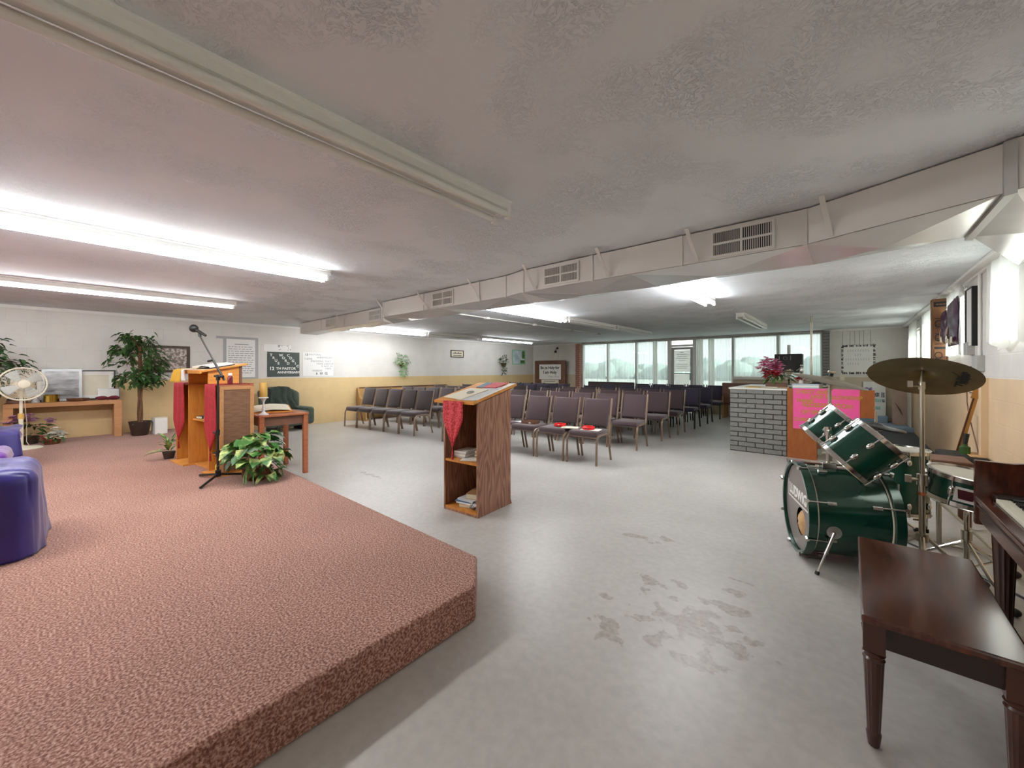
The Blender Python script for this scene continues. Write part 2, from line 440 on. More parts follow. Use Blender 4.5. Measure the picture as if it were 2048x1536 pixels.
def m_carpet():
    m = bpy.data.materials.new('stage_carpet'); m.use_nodes = True
    nt = m.node_tree; b = nt.nodes['Principled BSDF']; L = nt.links.new
    tc = nt.nodes.new('ShaderNodeTexCoord')
    n1 = node(nt, 'ShaderNodeTexNoise', Scale=105.0, Detail=2.0); L(tc.outputs['Object'], n1.inputs['Vector'])
    rp = nt.nodes.new('ShaderNodeValToRGB'); cr = rp.color_ramp
    cr.elements[0].position = .36; cr.elements[0].color = hexc('#7a4f43'); cr.elements[1].position = .66; cr.elements[1].color = hexc('#c7a394')
    e = cr.elements.new(.5); e.color = hexc('#a37768')
    L(n1.outputs['Fac'], rp.inputs['Fac'])
    n2 = node(nt, 'ShaderNodeTexNoise', Scale=1.6, Detail=3.0); L(tc.outputs['Object'], n2.inputs['Vector'])
    mr = node(nt, 'ShaderNodeMapRange'); mr.inputs[1].default_value = .3; mr.inputs[2].default_value = .7; mr.inputs[3].default_value = .92; mr.inputs[4].default_value = 1.06
    L(n2.outputs['Fac'], mr.inputs[0])
    mu = node(nt, 'ShaderNodeMix', data_type='RGBA', blend_type='MULTIPLY'); mu.inputs[0].default_value = 1
    L(rp.outputs['Color'], mu.inputs[6]); L(mr.outputs[0], mu.inputs[7]); L(mu.outputs[2], b.inputs['Base Color'])
    b.inputs['Roughness'].default_value = .95; b.inputs['Specular IOR Level'].default_value = .15
    b.inputs['Sheen Weight'].default_value = .15
    bp = node(nt, 'ShaderNodeBump'); bp.inputs['Strength'].default_value = .7; bp.inputs['Distance'].default_value = .006
    L(n1.outputs['Fac'], bp.inputs['Height']); L(bp.outputs['Normal'], b.inputs['Normal'])
    return m
M['carpet'] = m_carpet()

def m_grain():
    """walnut-look laminate with long vertical figure"""
    m = bpy.data.materials.new('laminate_walnut'); m.use_nodes = True
    nt = m.node_tree; b = nt.nodes['Principled BSDF']; L = nt.links.new
    tc = nt.nodes.new('ShaderNodeTexCoord'); mp = node(nt, 'ShaderNodeMapping'); mp.inputs['Scale'].default_value = (1,1,.14); L(tc.outputs['Object'], mp.inputs['Vector'])
    n0 = node(nt, 'ShaderNodeTexNoise', Scale=5.0, Detail=2.0); L(mp.outputs[0], n0.inputs['Vector'])
    ml = node(nt, 'ShaderNodeMath', operation='MULTIPLY'); ml.inputs[1].default_value = 90.0; L(n0.outputs['Fac'], ml.inputs[0])
    sn = node(nt, 'ShaderNodeMath', operation='SINE'); L(ml.outputs[0], sn.inputs[0])
    mr = node(nt, 'ShaderNodeMapRange'); mr.inputs[1].default_value = -1; mr.inputs[2].default_value = 1; L(sn.outputs[0], mr.inputs[0])
    n1 = node(nt, 'ShaderNodeTexNoise', Scale=90.0, Detail=3.0); L(mp.outputs[0], n1.inputs['Vector'])
    av = node(nt, 'ShaderNodeMix', data_type='FLOAT'); av.inputs[0].default_value = .5; L(mr.outputs[0], av.inputs[2]); L(n1.outputs['Fac'], av.inputs[3])
    rp = nt.nodes.new('ShaderNodeValToRGB'); rp.color_ramp.elements[0].position = .2; rp.color_ramp.elements[1].position = .8
    rp.color_ramp.elements[0].color = hexc('#80543f'); rp.color_ramp.elements[1].color = hexc('#ab7f67')
    L(av.outputs[0], rp.inputs['Fac']); L(rp.outputs['Color'], b.inputs['Base Color']); b.inputs['Roughness'].default_value = .42
    return m
M['walnut'] = m_grain()

def m_sheer(name, col, transp):
    m = bpy.data.materials.new(name); m.use_nodes = True
    nt = m.node_tree; nt.nodes.clear(); L = nt.links.new
    o = nt.nodes.new('ShaderNodeOutputMaterial')
    d = node(nt, 'ShaderNodeBsdfDiffuse'); d.inputs[0].default_value = hexc(col)
    t = node(nt, 'ShaderNodeBsdfTranslucent'); t.inputs[0].default_value = hexc(col)
    tr = node(nt, 'ShaderNodeBsdfTransparent')
    a = nt.nodes.new('ShaderNodeMixShader'); a.inputs[0].default_value = .6; L(d.outputs[0], a.inputs[1]); L(t.outputs[0], a.inputs[2])
    c = nt.nodes.new('ShaderNodeMixShader'); c.inputs[0].default_value = transp; L(a.outputs[0], c.inputs[1]); L(tr.outputs[0], c.inputs[2])
    L(c.outputs[0], o.inputs[0])
    return m
M['sheer'] = m_sheer('sheer', '#dfe8e6', .30)
M['curtain_white'] = m_sheer('curtain_white', '#f2f2ee', 0)
def m_glass():
    m = bpy.data.materials.new('window_glass'); m.use_nodes = True
    nt = m.node_tree; nt.nodes.clear(); L = nt.links.new
    o = nt.nodes.new('ShaderNodeOutputMaterial'); tr = node(nt, 'ShaderNodeBsdfTransparent'); tr.inputs[0].default_value = (.95,.98,.97,1)
    g = node(nt, 'ShaderNodeBsdfGlossy', Roughness=.02)
    x = nt.nodes.new('ShaderNodeMixShader'); x.inputs[0].default_value = .06; L(tr.outputs[0], x.inputs[1]); L(g.outputs[0], x.inputs[2]); L(x.outputs[0], o.inputs[0])
    return m
M['glass'] = m_glass()
def m_crowd():
    m = mat('crowd_photo', '#7d6a62', .5, col2='#d8cfc6', vscale=26, contrast=(.42,.6))
    return m
M['crowd'] = m_crowd()
M['gloss_photo'] = mat('gloss_photo', '#4e4c4d', .2, col2='#a9a6a6', vscale=5, stretch=(1,1,3), contrast=(.35,.7), coat=.3)
# ------------------------------------------------------------------ camera
CAM_H = 1.36
cam = bpy.data.cameras.new('camera'); cam.sensor_width = 36; cam.lens = 777/2048*36
cam.shift_y = -28/2048; cam.clip_end = 400; cam.clip_start = .02
co = bpy.data.objects.new('camera', cam); COL.objects.link(co)
co.location = (0,0,CAM_H); co.rotation_euler = (R(90),0,math.atan(676/777)); scene.camera = co

# ------------------------------------------------------------------ room shell
XL, XR, YB, YF, CZ = -10.2, 1.04, 13.1, -4.2, 2.41
T = .2
struct(box(XL-T,XR+T,YF-T,YB+T,-.15,0).build('floor', M['floor']))
struct(box(XL-T,XR+T,YF-T,YB+T,CZ,CZ+.15).build('ceiling', M['ceiling']))
struct(box(XL-T,XL,YF-T,YB+T,0,CZ).build('wall_left', M['wall_paint_x']))
struct(box(XL,XR,YF-T,YF,0,CZ).build('wall_front', M['white_paint']))
def holed(name, mt, lo, hi, z1, holes, flat):
    """a wall from lo to hi with rectangular openings [(a,b,z0,z1)]"""
    mb = MB(); cur = lo
    for a, b, za, zb in sorted(holes):
        flat(mb, cur, a, 0, z1)
        if za > 0: flat(mb, a, b, 0, za)
        if zb < z1: flat(mb, a, b, zb, z1)
        cur = b
    flat(mb, cur, hi, 0, z1)
    return struct(mb.build(name, mt))
BH = [(-7.79,-6.74,.55,2.36),(-6.74,-5.65,.55,2.36),(-5.65,-4.53,.55,2.36),(-4.53,-3.69,0,2.36),(-3.69,-2.64,.55,2.36),(-2.64,-1.52,1.14,2.36),(-1.52,-.55,1.14,2.36)]
holed('wall_back', M['wall_paint_y'], XL, XR, CZ, BH, lambda mb,a,b,z0,z1: mb.box(a,b,YB,YB+T,z0,z1))
RH = [(-1.7,-.7,1.62,2.33),(2.6,3.56,1.62,2.33),(4.75,5.72,1.62,2.33),(6.98,8.12,1.55,2.33),(9.05,10.15,1.55,2.33),(11.1,12.3,1.55,2.2)]  # first two openings lie out of view, added to brighten the near end
holed('wall_right', M['wall_paint_r'], YF-T, YB, CZ, RH, lambda mb,a,b,z0,z1: mb.box(XR,XR+T,a,b,z0,z1))
# crown strip along the left wall, stain-free white
n = 0
def trim(mb, mt, bevel=0):
    global n; n += 1
    return struct(mb.build('trim_%d' % n, mt, bevel=bevel))
trim(MB().box(XL,XL+.03,YF,YB,CZ-.055,CZ), M['white_paint'])
trim(MB().box(XR-.1,XR-.03,5.02,YB,CZ-.03,CZ).box(XR-.03,XR,5.02,YB,CZ-.05,CZ-.01), M['white_paint'])
trim(MB().box(XR-.05,XR,6.02,6.12,0,1.28), mat('pilaster_paint','#dcc19c',.6))
trim(MB().box(XL,-8.02,YB-.025,YB,CZ-.05,CZ).box(-.38,XR-.1,YB-.025,YB,CZ-.05,CZ), M['white_paint'])
# head rail above the glass
trim(MB().box(-7.8,-.54,YB-.05,YB,2.33,CZ), M['brick_trim_grey'])
# sills
trim(MB().box(-2.64,-.55,YB-.06,YB,1.08,1.15).box(-7.79,-4.56,YB-.06,YB,.5,.56).box(-3.66,-2.64,YB-.06,YB,.5,.56), M['white_paint'])
# brick pilasters beside the glass
def brick_pilaster(name, x0, x1, y0, z1, mt, bh=.065, gap=.012):
    mb = MB(); z = 0; k = 0
    while z < z1:
        mb.box(x0,x1,y0,YB,z,min(z+bh,z1)); z += bh+gap
    o = mb.build(name, mt); struct(o)
    struct(box(x0+.01,x1-.01,y0+.012,YB,0,z1).build(name.replace('trim','trim_1'), M['mortar_dark']))
brick_pilaster('trim_20', -8.0,-7.82,12.92,2.36,M['brick_red'])
brick_pilaster('trim_21', -.55,-.4,12.92,2.36,M['brick_grey'])

def pane_window(idx, a, b, z0, z1, axis, mull=1):
    """frame with glass as its child"""
    w = .045; mb = MB()
    def bx(mb, p, q, c0, c1, d0, d1):
        if axis == 'Y': mb.box(p,q,YB+d0,YB+d1,c0,c1)
        else: mb.box(XR+d0,XR+d1,p,q,c0,c1)
    bx(mb,a,a+w,z0,z1,.02,.1); bx(mb,b-w,b,z0,z1,.02,.1); bx(mb,a+w,b-w,z0,z0+w,.02,.1); bx(mb,a+w,b-w,z1-w,z1,.02,.1)
    f = struct(mb.build('window_%d' % idx, M['white_paint']))
    g = MB(); bx(g,a+w,b-w,z0+w,z1-w,.055,.061)
    g.build('pane', M['glass'], f)
    return f
k = 1
for (a,b,z0,z1) in BH:
    if z0 > 0: pane_window(k,a,b,z0,z1,'Y'); k += 1
for (a,b,z0,z1) in RH:
    pane_window(k,a,b,z0,z1,'X'); k += 1
# entrance door between the windows: frame, leaf with glass, transom, paper notice
mb = MB().box(-4.53,-4.45,YB-.02,YB+.12,0,2.36).box(-3.77,-3.69,YB-.02,YB+.12,0,2.36).box(-4.45,-3.77,YB-.02,YB+.12,2.12,2.18).box(-4.45,-3.77,YB-.02,YB+.12,2.32,2.36)
door = struct(mb.build('door_1', M['white_paint']))
mb = MB().box(-4.44,-4.36,YB+.02,YB+.07,.03,2.1).box(-3.86,-3.78,YB+.02,YB+.07,.03,2.1).box(-4.36,-3.86,YB+.02,YB+.07,2.02,2.1).box(-4.36,-3.86,YB+.02,YB+.07,.03,.25)
lf = mb.build('door_leaf', M['metal_box'], door)
box(-4.36,-3.86,YB+.04,YB+.046,.25,2.02).build('pane', M['glass'], lf)
box(-4.45,-3.77,YB+.04,YB+.046,2.18,2.32).build('transom_pane', M['glass'], door)
MB().box(-4.36,-3.86,YB-.04,YB-.01,1.235,1.265).box(-4.34,-4.31,YB-.02,YB+.03,1.235,1.265).box(-3.91,-3.88,YB-.02,YB+.03,1.235,1.265).build('push_bar', M['metal_box'], door)
dn = thing('door_notice', 'white paper notice covering the glass of the entrance door', 'notice', (-4.11,YB+.035,1.0))
box(-.24,.24,-.003,.003,.3,1.0).build('sheet', M['curtain_white'], dn)
mb = MB()
for i, w in enumerate([.12,.34,.3,.36,.22,.0,.34,.36,.3]):
    if w: mb.box(-w/2,w/2,-.0045,-.003,.93-i*.065,.945-i*.065)
mb.build('lettering', M['paper_grey'], dn)
tag(box(-4.34,-3.88,YB+.028,YB+.034,.3,1.23).build('door_film', M['curtain_white']), 'white film over the lower glass of the entrance door', 'window film')

# sheer curtains on the glass wall
def folds(a, b, z0, z1, y, amp, nf, seed, gather=0):
    rr = random.Random(seed); ph = [rr.uniform(0,6.28) for _ in range(4)]
    nu = int(nf*8)
    def fn(u, v):
        x = a+(b-a)*u
        w = math.sin(u*nf*2*PI+ph[0])+.5*math.sin(u*nf*3.3*PI+ph[1])+.3*math.sin(u*nf*.9*PI+ph[2])
        return (x+ .012*math.sin(v*3+u*30), y+amp*w*(.5+.6*v) , z1+(z0-z1)*v)
    return nu, fn
specs = [(-7.76,-6.78,.58,2.33,'window beside the red brick pilaster'),
 (-6.72,-5.69,.58,2.33,'second window counted from the red brick pilaster'),
 (-5.63,-4.57,.58,2.33,'window just before the entrance door'),
 (-3.67,-2.68,.58,2.33,'window just past the entrance door'),
 (-2.62,-1.54,1.17,2.33,'window above the white sill, behind the pink flowers'),
 (-1.50,-.57,1.17,2.33,'window next to the grey brick pilaster, behind the loudspeaker')]
for i, (a,b,z0,z1,w) in enumerate(specs):
    nu, fn = folds(a,b,z0,z1,YB-.045,.012,[12,15,17,19,13,12][i],i)
    mb = MB(); mb.grid(fn, nu, 6)
    o = mb.build('sheer_curtain', M['sheer'], smooth=True, ang=180)
    tag(o, 'sheer white curtain over the '+w, 'curtain', 'sheer curtains on the glass wall')
# bunched dark-edged drapes hanging between the sheers
for j,(a,b,w) in enumerate([(-5.02,-4.86,'gathered sheer bundle hanging short of the entrance door'),(-3.62,-3.44,'gathered sheer bundle just past the entrance door'),(-3.3,-3.12,'second gathered sheer bundle past the entrance door')]):
    nu, fn = folds(a,b,.55,2.33,YB-.1,.02,4,40+j)
    mb = MB(); mb.grid(fn, nu, 6); o = mb.build('gathered_curtain', M['curtain_white'], smooth=True, ang=180)
    tag(o, w, 'curtain', 'gathered curtains on the glass wall')
# white cloth curtains over the high windows on the drum side wall, two of them added for light
wl = ['white cloth curtain over the high window behind the photographer','white cloth curtain over the high window above the piano','white cloth curtain over the high window nearest the piano','white cloth curtain over the high window behind the purple bags','white cloth curtain over the high window behind the cardboard box','white cloth curtain over the high window nearest the far corner']
for i,(a,b,z0,z1) in enumerate(RH):
    rr = random.Random(i); ph = rr.uniform(0,6)
    lo = [1.56,1.56,1.58,1.5,1.45,1.4][i]
    def fn(u, v, a=a, b=b, lo=lo, ph=ph, i=i):
        y = a-.06+(b-a+.12)*u
        return (XR-.03-.022*(1+math.sin(u*26+ph)*(.4+.6*v)), y, CZ-.055+(lo-CZ+.055)*v+ .05*math.sin(u*9+ph)*v)
    mb = MB(); mb.grid(fn, 48, 8); o = mb.build('window_curtain', M['curtain_white'], smooth=True, ang=180)
    tag(o, wl[i], 'curtain', 'curtains on the drum side wall')
    struct(MB().cyl((XR-.03,a-.1,CZ-.075),(XR-.03,b+.1,CZ-.075),.008).build('trim_%d' % (30+i), M['metal_box']))

# outside: lawn and a hazy line of trees
struct(box(-60,40,YB+.3,90,-.3,-.12).build('exterior_ground', M['grass_far']))
mb = MB(); rr = random.Random(3)
for i in range(110):
    x = -58+i*.88+rr.uniform(-.6,.6); h = rr.uniform(1.7,3.3)
    mb.ball((x, 62+rr.uniform(-3,3), h*.42), rr.uniform(1.4,2.6), 1.6, h*.6, n=10, m=6, jit=.12)
tag(mb.build('exterior_tree_line', M['tree_haze'], smooth=True), 'hazy line of trees across the field, seen through the sheer curtains', 'trees', kind='stuff')

# ------------------------------------------------------------------ world and light
w = bpy.data.worlds.new('world'); scene.world = w; w.use_nodes = True
bg = w.node_tree.nodes['Background']
bg.inputs[0].default_value = (.94,.975,1,1); bg.inputs[1].default_value = 1.05
sl = bpy.data.lights.new('sun','SUN'); sl.energy = 13; sl.angle = R(3); sl.color = (1,.97,.92)
so = bpy.data.objects.new('sun', sl); COL.objects.link(so); so.rotation_euler = Vector((-.85,.12,-.55)).to_track_quat('-Z','Y').to_euler(); so.location = (20,6,12)
scene.view_settings.view_transform = 'Standard'; scene.view_settings.look = 'None'
scene.view_settings.gamma = 1; scene.view_settings.use_curve_mapping = False
scene.view_settings.exposure = 1.08
scene.cycles.max_bounces = 10; scene.cycles.diffuse_bounces = 6; scene.cycles.glossy_bounces = 4
scene.cycles.transparent_max_bounces = 12; scene.cycles.transmission_bounces = 4
scene.cycles.caustics_reflective = False; scene.cycles.caustics_refractive = False
scene.cycles.sample_clamp_indirect = 8; scene.cycles.use_denoising = True
scene.cycles.blur_glossy = 1.0

# ------------------------------------------------------------------ fluorescent fixtures
def fluorescent(x, y0, y1, label, lit, tubes=2, wid=.15, single=False):
    t = thing('fluorescent_light', label, 'ceiling light', (x,0,CZ), 0, 'fluorescent strip lights')
    mb = MB()
    prof = [(-wid/2,0),(wid/2,0),(wid/2,-.012),(wid/2-.012,-.02),(wid/2-.004,-.058),(wid/2-.02,-.066),(-wid/2+.02,-.066),(-wid/2+.004,-.058),(-wid/2+.012,-.02),(-wid/2,-.012)]
    Mx = Matrix(((1,0,0,0),(0,0,1,0),(0,1,0,0),(0,0,0,1)))
    mb.prism(prof, y0, y1, Mx)
    mb.build('housing', M['fixture_white'], t, fixn=True)
    offs = [0] if tubes == 1 else [-.058,.058]
    for i, o in enumerate(offs):
        MB().cyl((o,y0+.05,-.088),(o,y1-.05,-.088),.019,n=12).build('tube', M['tube_lit' if lit else 'tube_off'], t, smooth=True)
    for y in (y0+.03, y1-.03):
        mb = MB()
        for o in offs: mb.box(o-.016,o+.016,y-.015,y+.015,-.115,-.05)
        if tubes == 2: mb.box(-.07,.07,y-.01,y+.01,-.075,-.06)
        mb.build('lamp_holder', M['fixture_white'], t, bevel=.004)
    return t
fluorescent(-1.66,-.6,1.83,'unlit white strip light overhead, nearest the camera',False,wid=.14)
fluorescent(-4.2,-.6,1.84,'lit double strip light over the middle of the stage',True)
fluorescent(-7.15,-.72,1.72,'lit strip light over the stage, nearest the left wall',True,tubes=1)
fluorescent(-8.85,4.1,6.54,'lit strip light along the left wall, right behind the duct end',True)
fluorescent(-8.8,6.56,8.5,'unlit fixture along the left wall between two lit ones',False,tubes=1)
fluorescent(-8.68,8.52,11.1,'thin lit strip light along the left wall, nearest the framed sign',True,tubes=1)
fluorescent(-4.25,4.02,6.46,'lit strip light behind the duct, over the middle chair rows',True)
fluorescent(-4.22,6.48,8.5,'unlit strip fixture joined to the end of the lit one over the chairs',False)
fluorescent(-4.18,8.52,10.6,'unlit strip fixture last in line before the glass wall',False)
fluorescent(-4.2,-3.2,-.66,'lit double strip light at the rear of the stage, behind the photographer',True)  # unseen lamp added to lift the light near the camera
fluorescent(-7.15,-3.3,-.78,'lit strip light over the covered chairs at the rear of the stage',True)  # another unseen lamp, put in as fill for the stage
fluorescent(-1.55,3.85,6.23,'lit strip light behind the duct, over the brick counter aisle',True)
fluorescent(-1.52,8.12,10.67,'short looking unlit double strip light over the counter, near the windows',False)

# conduit with junction boxes on the ceiling
t = thing('ceiling_conduit', 'white conduit with four junction boxes on the ceiling behind the duct', 'conduit', (-5.45,0,CZ))
MB().cyl((0,4.4,-.014),(0,10.05,-.014),.0115,n=8).build('pipe', M['fixture_white'], t, smooth=True)
for i, y in enumerate((5.51,7.06,8.64,10.04)):
    MB().cyl((0,y,-.04),(0,y,0),.055,n=14).build('junction_box', M['fixture_white' if i < 2 else 'metal_box'], t, smooth=True)

# ------------------------------------------------------------------ air duct
mp = mat('duct_paint', '#d5d2cc', .45); mu = mat('duct_metal', '#dcdcda', .26, .35, var=.08, vscale=2.5)
ZB, ZT = 2.172, 2.400
duct = thing('air_duct', 'long white sheet metal air duct hung under the ceiling across the room', 'duct')
SEC = [(-9.28,-5.83,3.45,3.45,3.70,3.70),(-5.42,-2.86,3.20,3.20,3.72,3.72),(-2.60,-.21,3.14,3.14,3.77,3.77),(-.21,.53,3.14,2.83,3.77,3.60),(.56,1.04,2.80,2.62,3.62,5.0)]
def dsec(x0,x1,ya,yb,yc,yd,name='duct_section'):
    mb = MB(); mb.prism([(x0,ya),(x1,yb),(x1,yd),(x0,yc)], ZB, ZT)
    o = mb.build(name, mp, duct)
    # creased metal underside: shallow cross-broken panels
    u = MB(); L = x1-x0; nseg = max(1, round(L/1.15))
    for i in range(nseg):
        a = x0+L*i/nseg; b = x0+L*(i+1)/nseg
        f = lambda p, q, t: p+(q-p)*t
        ta, tb = i/nseg, (i+1)/nseg
        e = .003
        p = [(a,f(ya,yb,ta),ZB-e),(b,f(ya,yb,tb),ZB-e),(b,f(yc,yd,tb),ZB-e),(a,f(yc,yd,ta),ZB-e)]
        c = (sum(q[0] for q in p)/4, sum(q[1] for q in p)/4, ZB-.055)
        u.add(p+[c], [(1,0,4),(2,1,4),(3,2,4),(0,3,4)])
    u.build('underside_panel', mu, o)
    return o
for s in SEC: dsec(*s)
# reducers between the sections
for a, b in ((0,1),(1,2)):
    A, B = SEC[a], SEC[b]
    dsec(A[1],B[0],A[3],B[2],A[5],B[4])
for x, y in ((-9.26,3.45),(-8.2,3.45),(-7.2,3.45),(-5.86,3.45),(-5.39,3.2),(-4.38,3.2),(-3.3,3.2),(-2.88,3.2),(-2.58,3.14),(-1.77,3.14),(-.99,3.14),(-.22,3.14)):
    MB().box(x-.013,x+.013,y-.008,y+.01,ZB-.006,ZT).build('seam_strip', mp, duct)
MB().prism([(.53,2.81),(.565,2.79),(.565,3.64),(.53,3.62)],ZB-.02,ZT).build('flange', M['metal_box'], duct)
def vent(x0, x1, z0, z1, y):
    mb = MB(); w = .018; d = .012; m = (x0+x1)/2; mz = (z0+z1)/2
    mb.box(x0-w,x1+w,y-d,y,z0-w,z0).box(x0-w,x1+w,y-d,y,z1,z1+w).box(x0-w,x0,y-d,y,z0,z1).box(x1,x1+w,y-d,y,z0,z1)
    mb.box(m-.008,m+.008,y-d,y,z0,z1).box(x0,m-.008,y-d,y,mz-.007,mz+.007).box(m+.008,x1,y-d,y,mz-.007,mz+.007)
    v = mb.build('vent', M['vent_white'], duct)
    box(x0,x1,y-.003,y-.001,z0,z1).build('dark_opening', M['vent_dark'], v)
    nf = int((x1-x0)/.0125); g = MB()
    for i in range(nf):
        x = x0+(i+.5)*(x1-x0)/nf
        g.box(x-.0022,x+.0022,y-.009,y-.003,z0,z1)
    g.build('louver', M['vent_white'], v)
vent(-7.95,-7.62,2.225,2.36,3.45); vent(-6.26,-5.92,2.215,2.36,3.45); vent(-4.16,-3.77,2.205,2.36,3.2); vent(-2.29,-1.92,2.21,2.36,3.14); vent(-.76,-.40,2.20,2.365,3.14)
for x, y in ((-7.2,3.45),(-5.3,3.2),(-4.3,3.2),(-3.3,3.2),(-2.43,3.14),(-1.62,3.14),(-.895,3.14),(-.11,3.10)):
    mb = MB(); a = Vector((x-.02,y-.16,CZ-.004)); b = Vector((x+.02,y-.012,ZB+.01))
    if x > -1: a = Vector((x-.02,y-.12,CZ-.004))
    s = Vector((.014,0,0)); e = Vector((0,-.004,0))
    mb.add([a-s,a+s,b+s,b-s,a-s+e,a+s+e,b+s+e,b-s+e],[(0,1,2,3),(7,6,5,4),(0,4,5,1),(2,6,7,3),(1,5,6,2),(3,7,4,0)])
    mb.build('hanger_strap', mp, duct)
# ------------------------------------------------------------------ stage
ST = .19
poly = [(XL+.003,YF+.003),(-1.53,YF+.003),(-1.53,1.46),(-1.77,1.70),(XL+.003,1.70)]
mb = MB(); mb.prism(poly, 0, ST)
st = mb.build('stage', M['carpet'], bevel=.015, seg=2)
tag(st, 'low stage platform carpeted in pinkish brown with a cut corner', 'stage')

# ------------------------------------------------------------------ stacking chairs
def chair_proto(name, fab, met, label):
    t = thing(name, label, 'chair')
    s = MB().box(-.225,.225,-.25,.19,.385,.475).build('seat', fab, t, bevel=.035, seg=3, smooth=True, ang=60)
    Mt = Matrix.Translation((0,.2,.50)) @ Matrix.Rotation(R(-14),4,'X')
    MB().box(-.205,.205,-.03,.03,.0,.42,Mt).build('backrest', fab, t, bevel=.02, seg=2, smooth=True, ang=60)
    for sx in (-.23,.23):
        MB().tube([(sx,.165,.40),(sx,.195,.46),(sx,.21,.52),(sx,.31,.925)],.016,n=6).build('back_post', met, t, smooth=True)
    for sx in (-.236,.236):
        MB().tube([(sx,-.265,0),(sx,-.25,.33),(sx,-.235,.375),(sx,-.2,.405),(sx,-.15,.415),(sx,-.02,.415)],.0165,n=8).build('leg', met, t, smooth=True)
        MB().tube([(sx,-.02,.415),(sx,.08,.412),(sx,.125,.395),(sx,.155,.355),(sx,.25,0)],.0165,n=8).build('leg', met, t, smooth=True)
    MB().box(-.235,.235,-.22,-.19,.375,.395).box(-.235,.235,.12,.15,.375,.395).build('seat_frame', met, t)
    return t
PR = {}
def place_chair(kind, x, y, rz, label, group):
    fab, met, nm = {'m':('mauve','bronze','banquet_chair'),'g':('mauve_grey','bronze','banquet_chair'),'n':('navy','dark_steel','banquet_chair')}[kind]
    if kind not in PR:
        PR[kind] = chair_proto(nm, M[fab], M[met], label); o = PR[kind]
        o.location = (x,y,0); o.rotation_euler = (0,0,rz); o['group'] = group
    else: o = dup(PR[kind], (x,y,0), rz, label, group)
    o['label'] = label
    return o
ORD = ['first','second','third','fourth','fifth','sixth']
ROWN = ['front row','second row','third row','fourth row','fifth row','sixth row','back row']
ry = [4.92,6.31,7.46,8.40,9.54,10.63,11.87]
rk = ['m','m','m','m','n','n','n']
FRONT = {}
for r in range(7):
    slope = [.0687,.05,.05,.04,.04,.03,.02][r]
    for c in range(6):
        xf = -2.70-.535*c; x = xf-.255; y = ry[r]+.262-slope*(.535*c+.25)
        extra = ''
        if r == 0: extra = [', red ring and paper on seat',', red ring on seat',', wooden tray on seat','','',''][c]
        colr = {'m':'mauve chair','n':'navy chair'}[rk[r]]
        place = '%s from counter aisle in %s' % (ORD[c], ROWN[r])
        o = place_chair(rk[r], x, y, slope, '%s, %s%s' % (colr, place, extra), 'chairs in the rows beside the brick counter')
        if r == 0: FRONT[c] = (x, y)
ry2 = [4.71,5.78,6.85,7.92,9.0,10.1]
for r in range(6):
    slope = [.108,.10,.09,.08,.06,.05][r]
    for c in range(5):
        xf = -6.78-.5*c; x = xf-.25; y = ry2[r]+.262-slope*(.5*c+.25)
        o = place_chair('g' if r < 4 else 'n', x, y, slope, '%s near the wall pew, %s from middle aisle, %s' % ('grey mauve chair' if r < 4 else 'dark chair', ORD[c], ROWN[r]), 'chairs in the rows beside the wall pew')

# things left on the front-row seats
def red_ring(x, y, z, label):
    t = thing('tambourine', label, 'tambourine', (x,y,z), 0, 'red rings on the front seats')
    MB().lathe([(.085,0),(.095,.006),(.095,.036),(.085,.042),(.078,.036),(.078,.006),(.085,0)],n=28,cap=False).build('hoop', M['red_plastic'], t, smooth=True)
    mb = MB()
    for i in range(5):
        a = 2*PI*i/5; mb.cyl((.0865*math.cos(a),.0865*math.sin(a),.018),(.0865*math.cos(a),.0865*math.sin(a),.026),.016,n=8)
    mb.build('jingle', M['silver'], t)
    MB().box(-.08,.08,-.014,.014,.006,.022).build('handle', M['red_plastic'], t, bevel=.005)
fx, fy = FRONT[0]; red_ring(fx+.02, fy-.06, .481, 'round red plastic tambourine lying on the front chair at the aisle')
gx, gy = FRONT[1]; red_ring(gx+.05, gy-.02, .477, 'round red plastic tambourine on the second front chair, beside a cream envelope')
tag(box(-.14,.14,-.1,.1,0,.003).build('paper_sheet', M['paper'], loc=(fx+.06,fy-.05,.476), rz=.2), 'white sheet of paper under the red ring on the aisle chair', 'paper')
tag(box(-.13,.13,-.09,.09,0,.008).build('envelope', M['paper_cream'], loc=(fx-.27,fy-.1,.478), rz=.35), 'cream envelope bridging the first two front chairs', 'envelope')
hx, hy = FRONT[2]
t = thing('wooden_tray', 'small brown wooden tray with a white tag on the third front chair', 'tray', (hx+.03,hy-.04,.476), .1)
MB().box(-.125,.125,-.08,.08,0,.012).box(-.125,.125,-.08,-.068,.012,.05).box(-.125,.125,.068,.08,.012,.05).box(-.125,-.113,-.068,.068,.012,.05).box(.113,.125,-.068,.068,.012,.05).build('tray_body', M['frame_brown'], t)
box(.02,.06,-.082,-.08,.01,.03).build('tag', M['paper'], t)
tag(box(-.13,.1,-.09,.09,0,.006).build('church_bulletin', M['paper_grey'], loc=(hx-.16,hy+.03,.476), rz=-.2), 'grey folded paper beside the wooden tray on the front row', 'paper')

# ------------------------------------------------------------------ pews
def end_profile(M4, mb, s=1):
    pr = [(0,0),(.52,0),(.52,.06),(.49,.1),(.49,.42),(.5,.5),(.47,.56),(.36,.57),(.22,.60),(.13,.68),(.10,.78),(.085,.86),(.05,.885),(.005,.87),(-.01,.8),(0,.5)]
    mb.prism(pr, 0, .05, M4)
t = thing('wooden_pew', 'long oak pew with curved end along the left wall behind the chairs', 'pew', (-10.17,5.2,0))
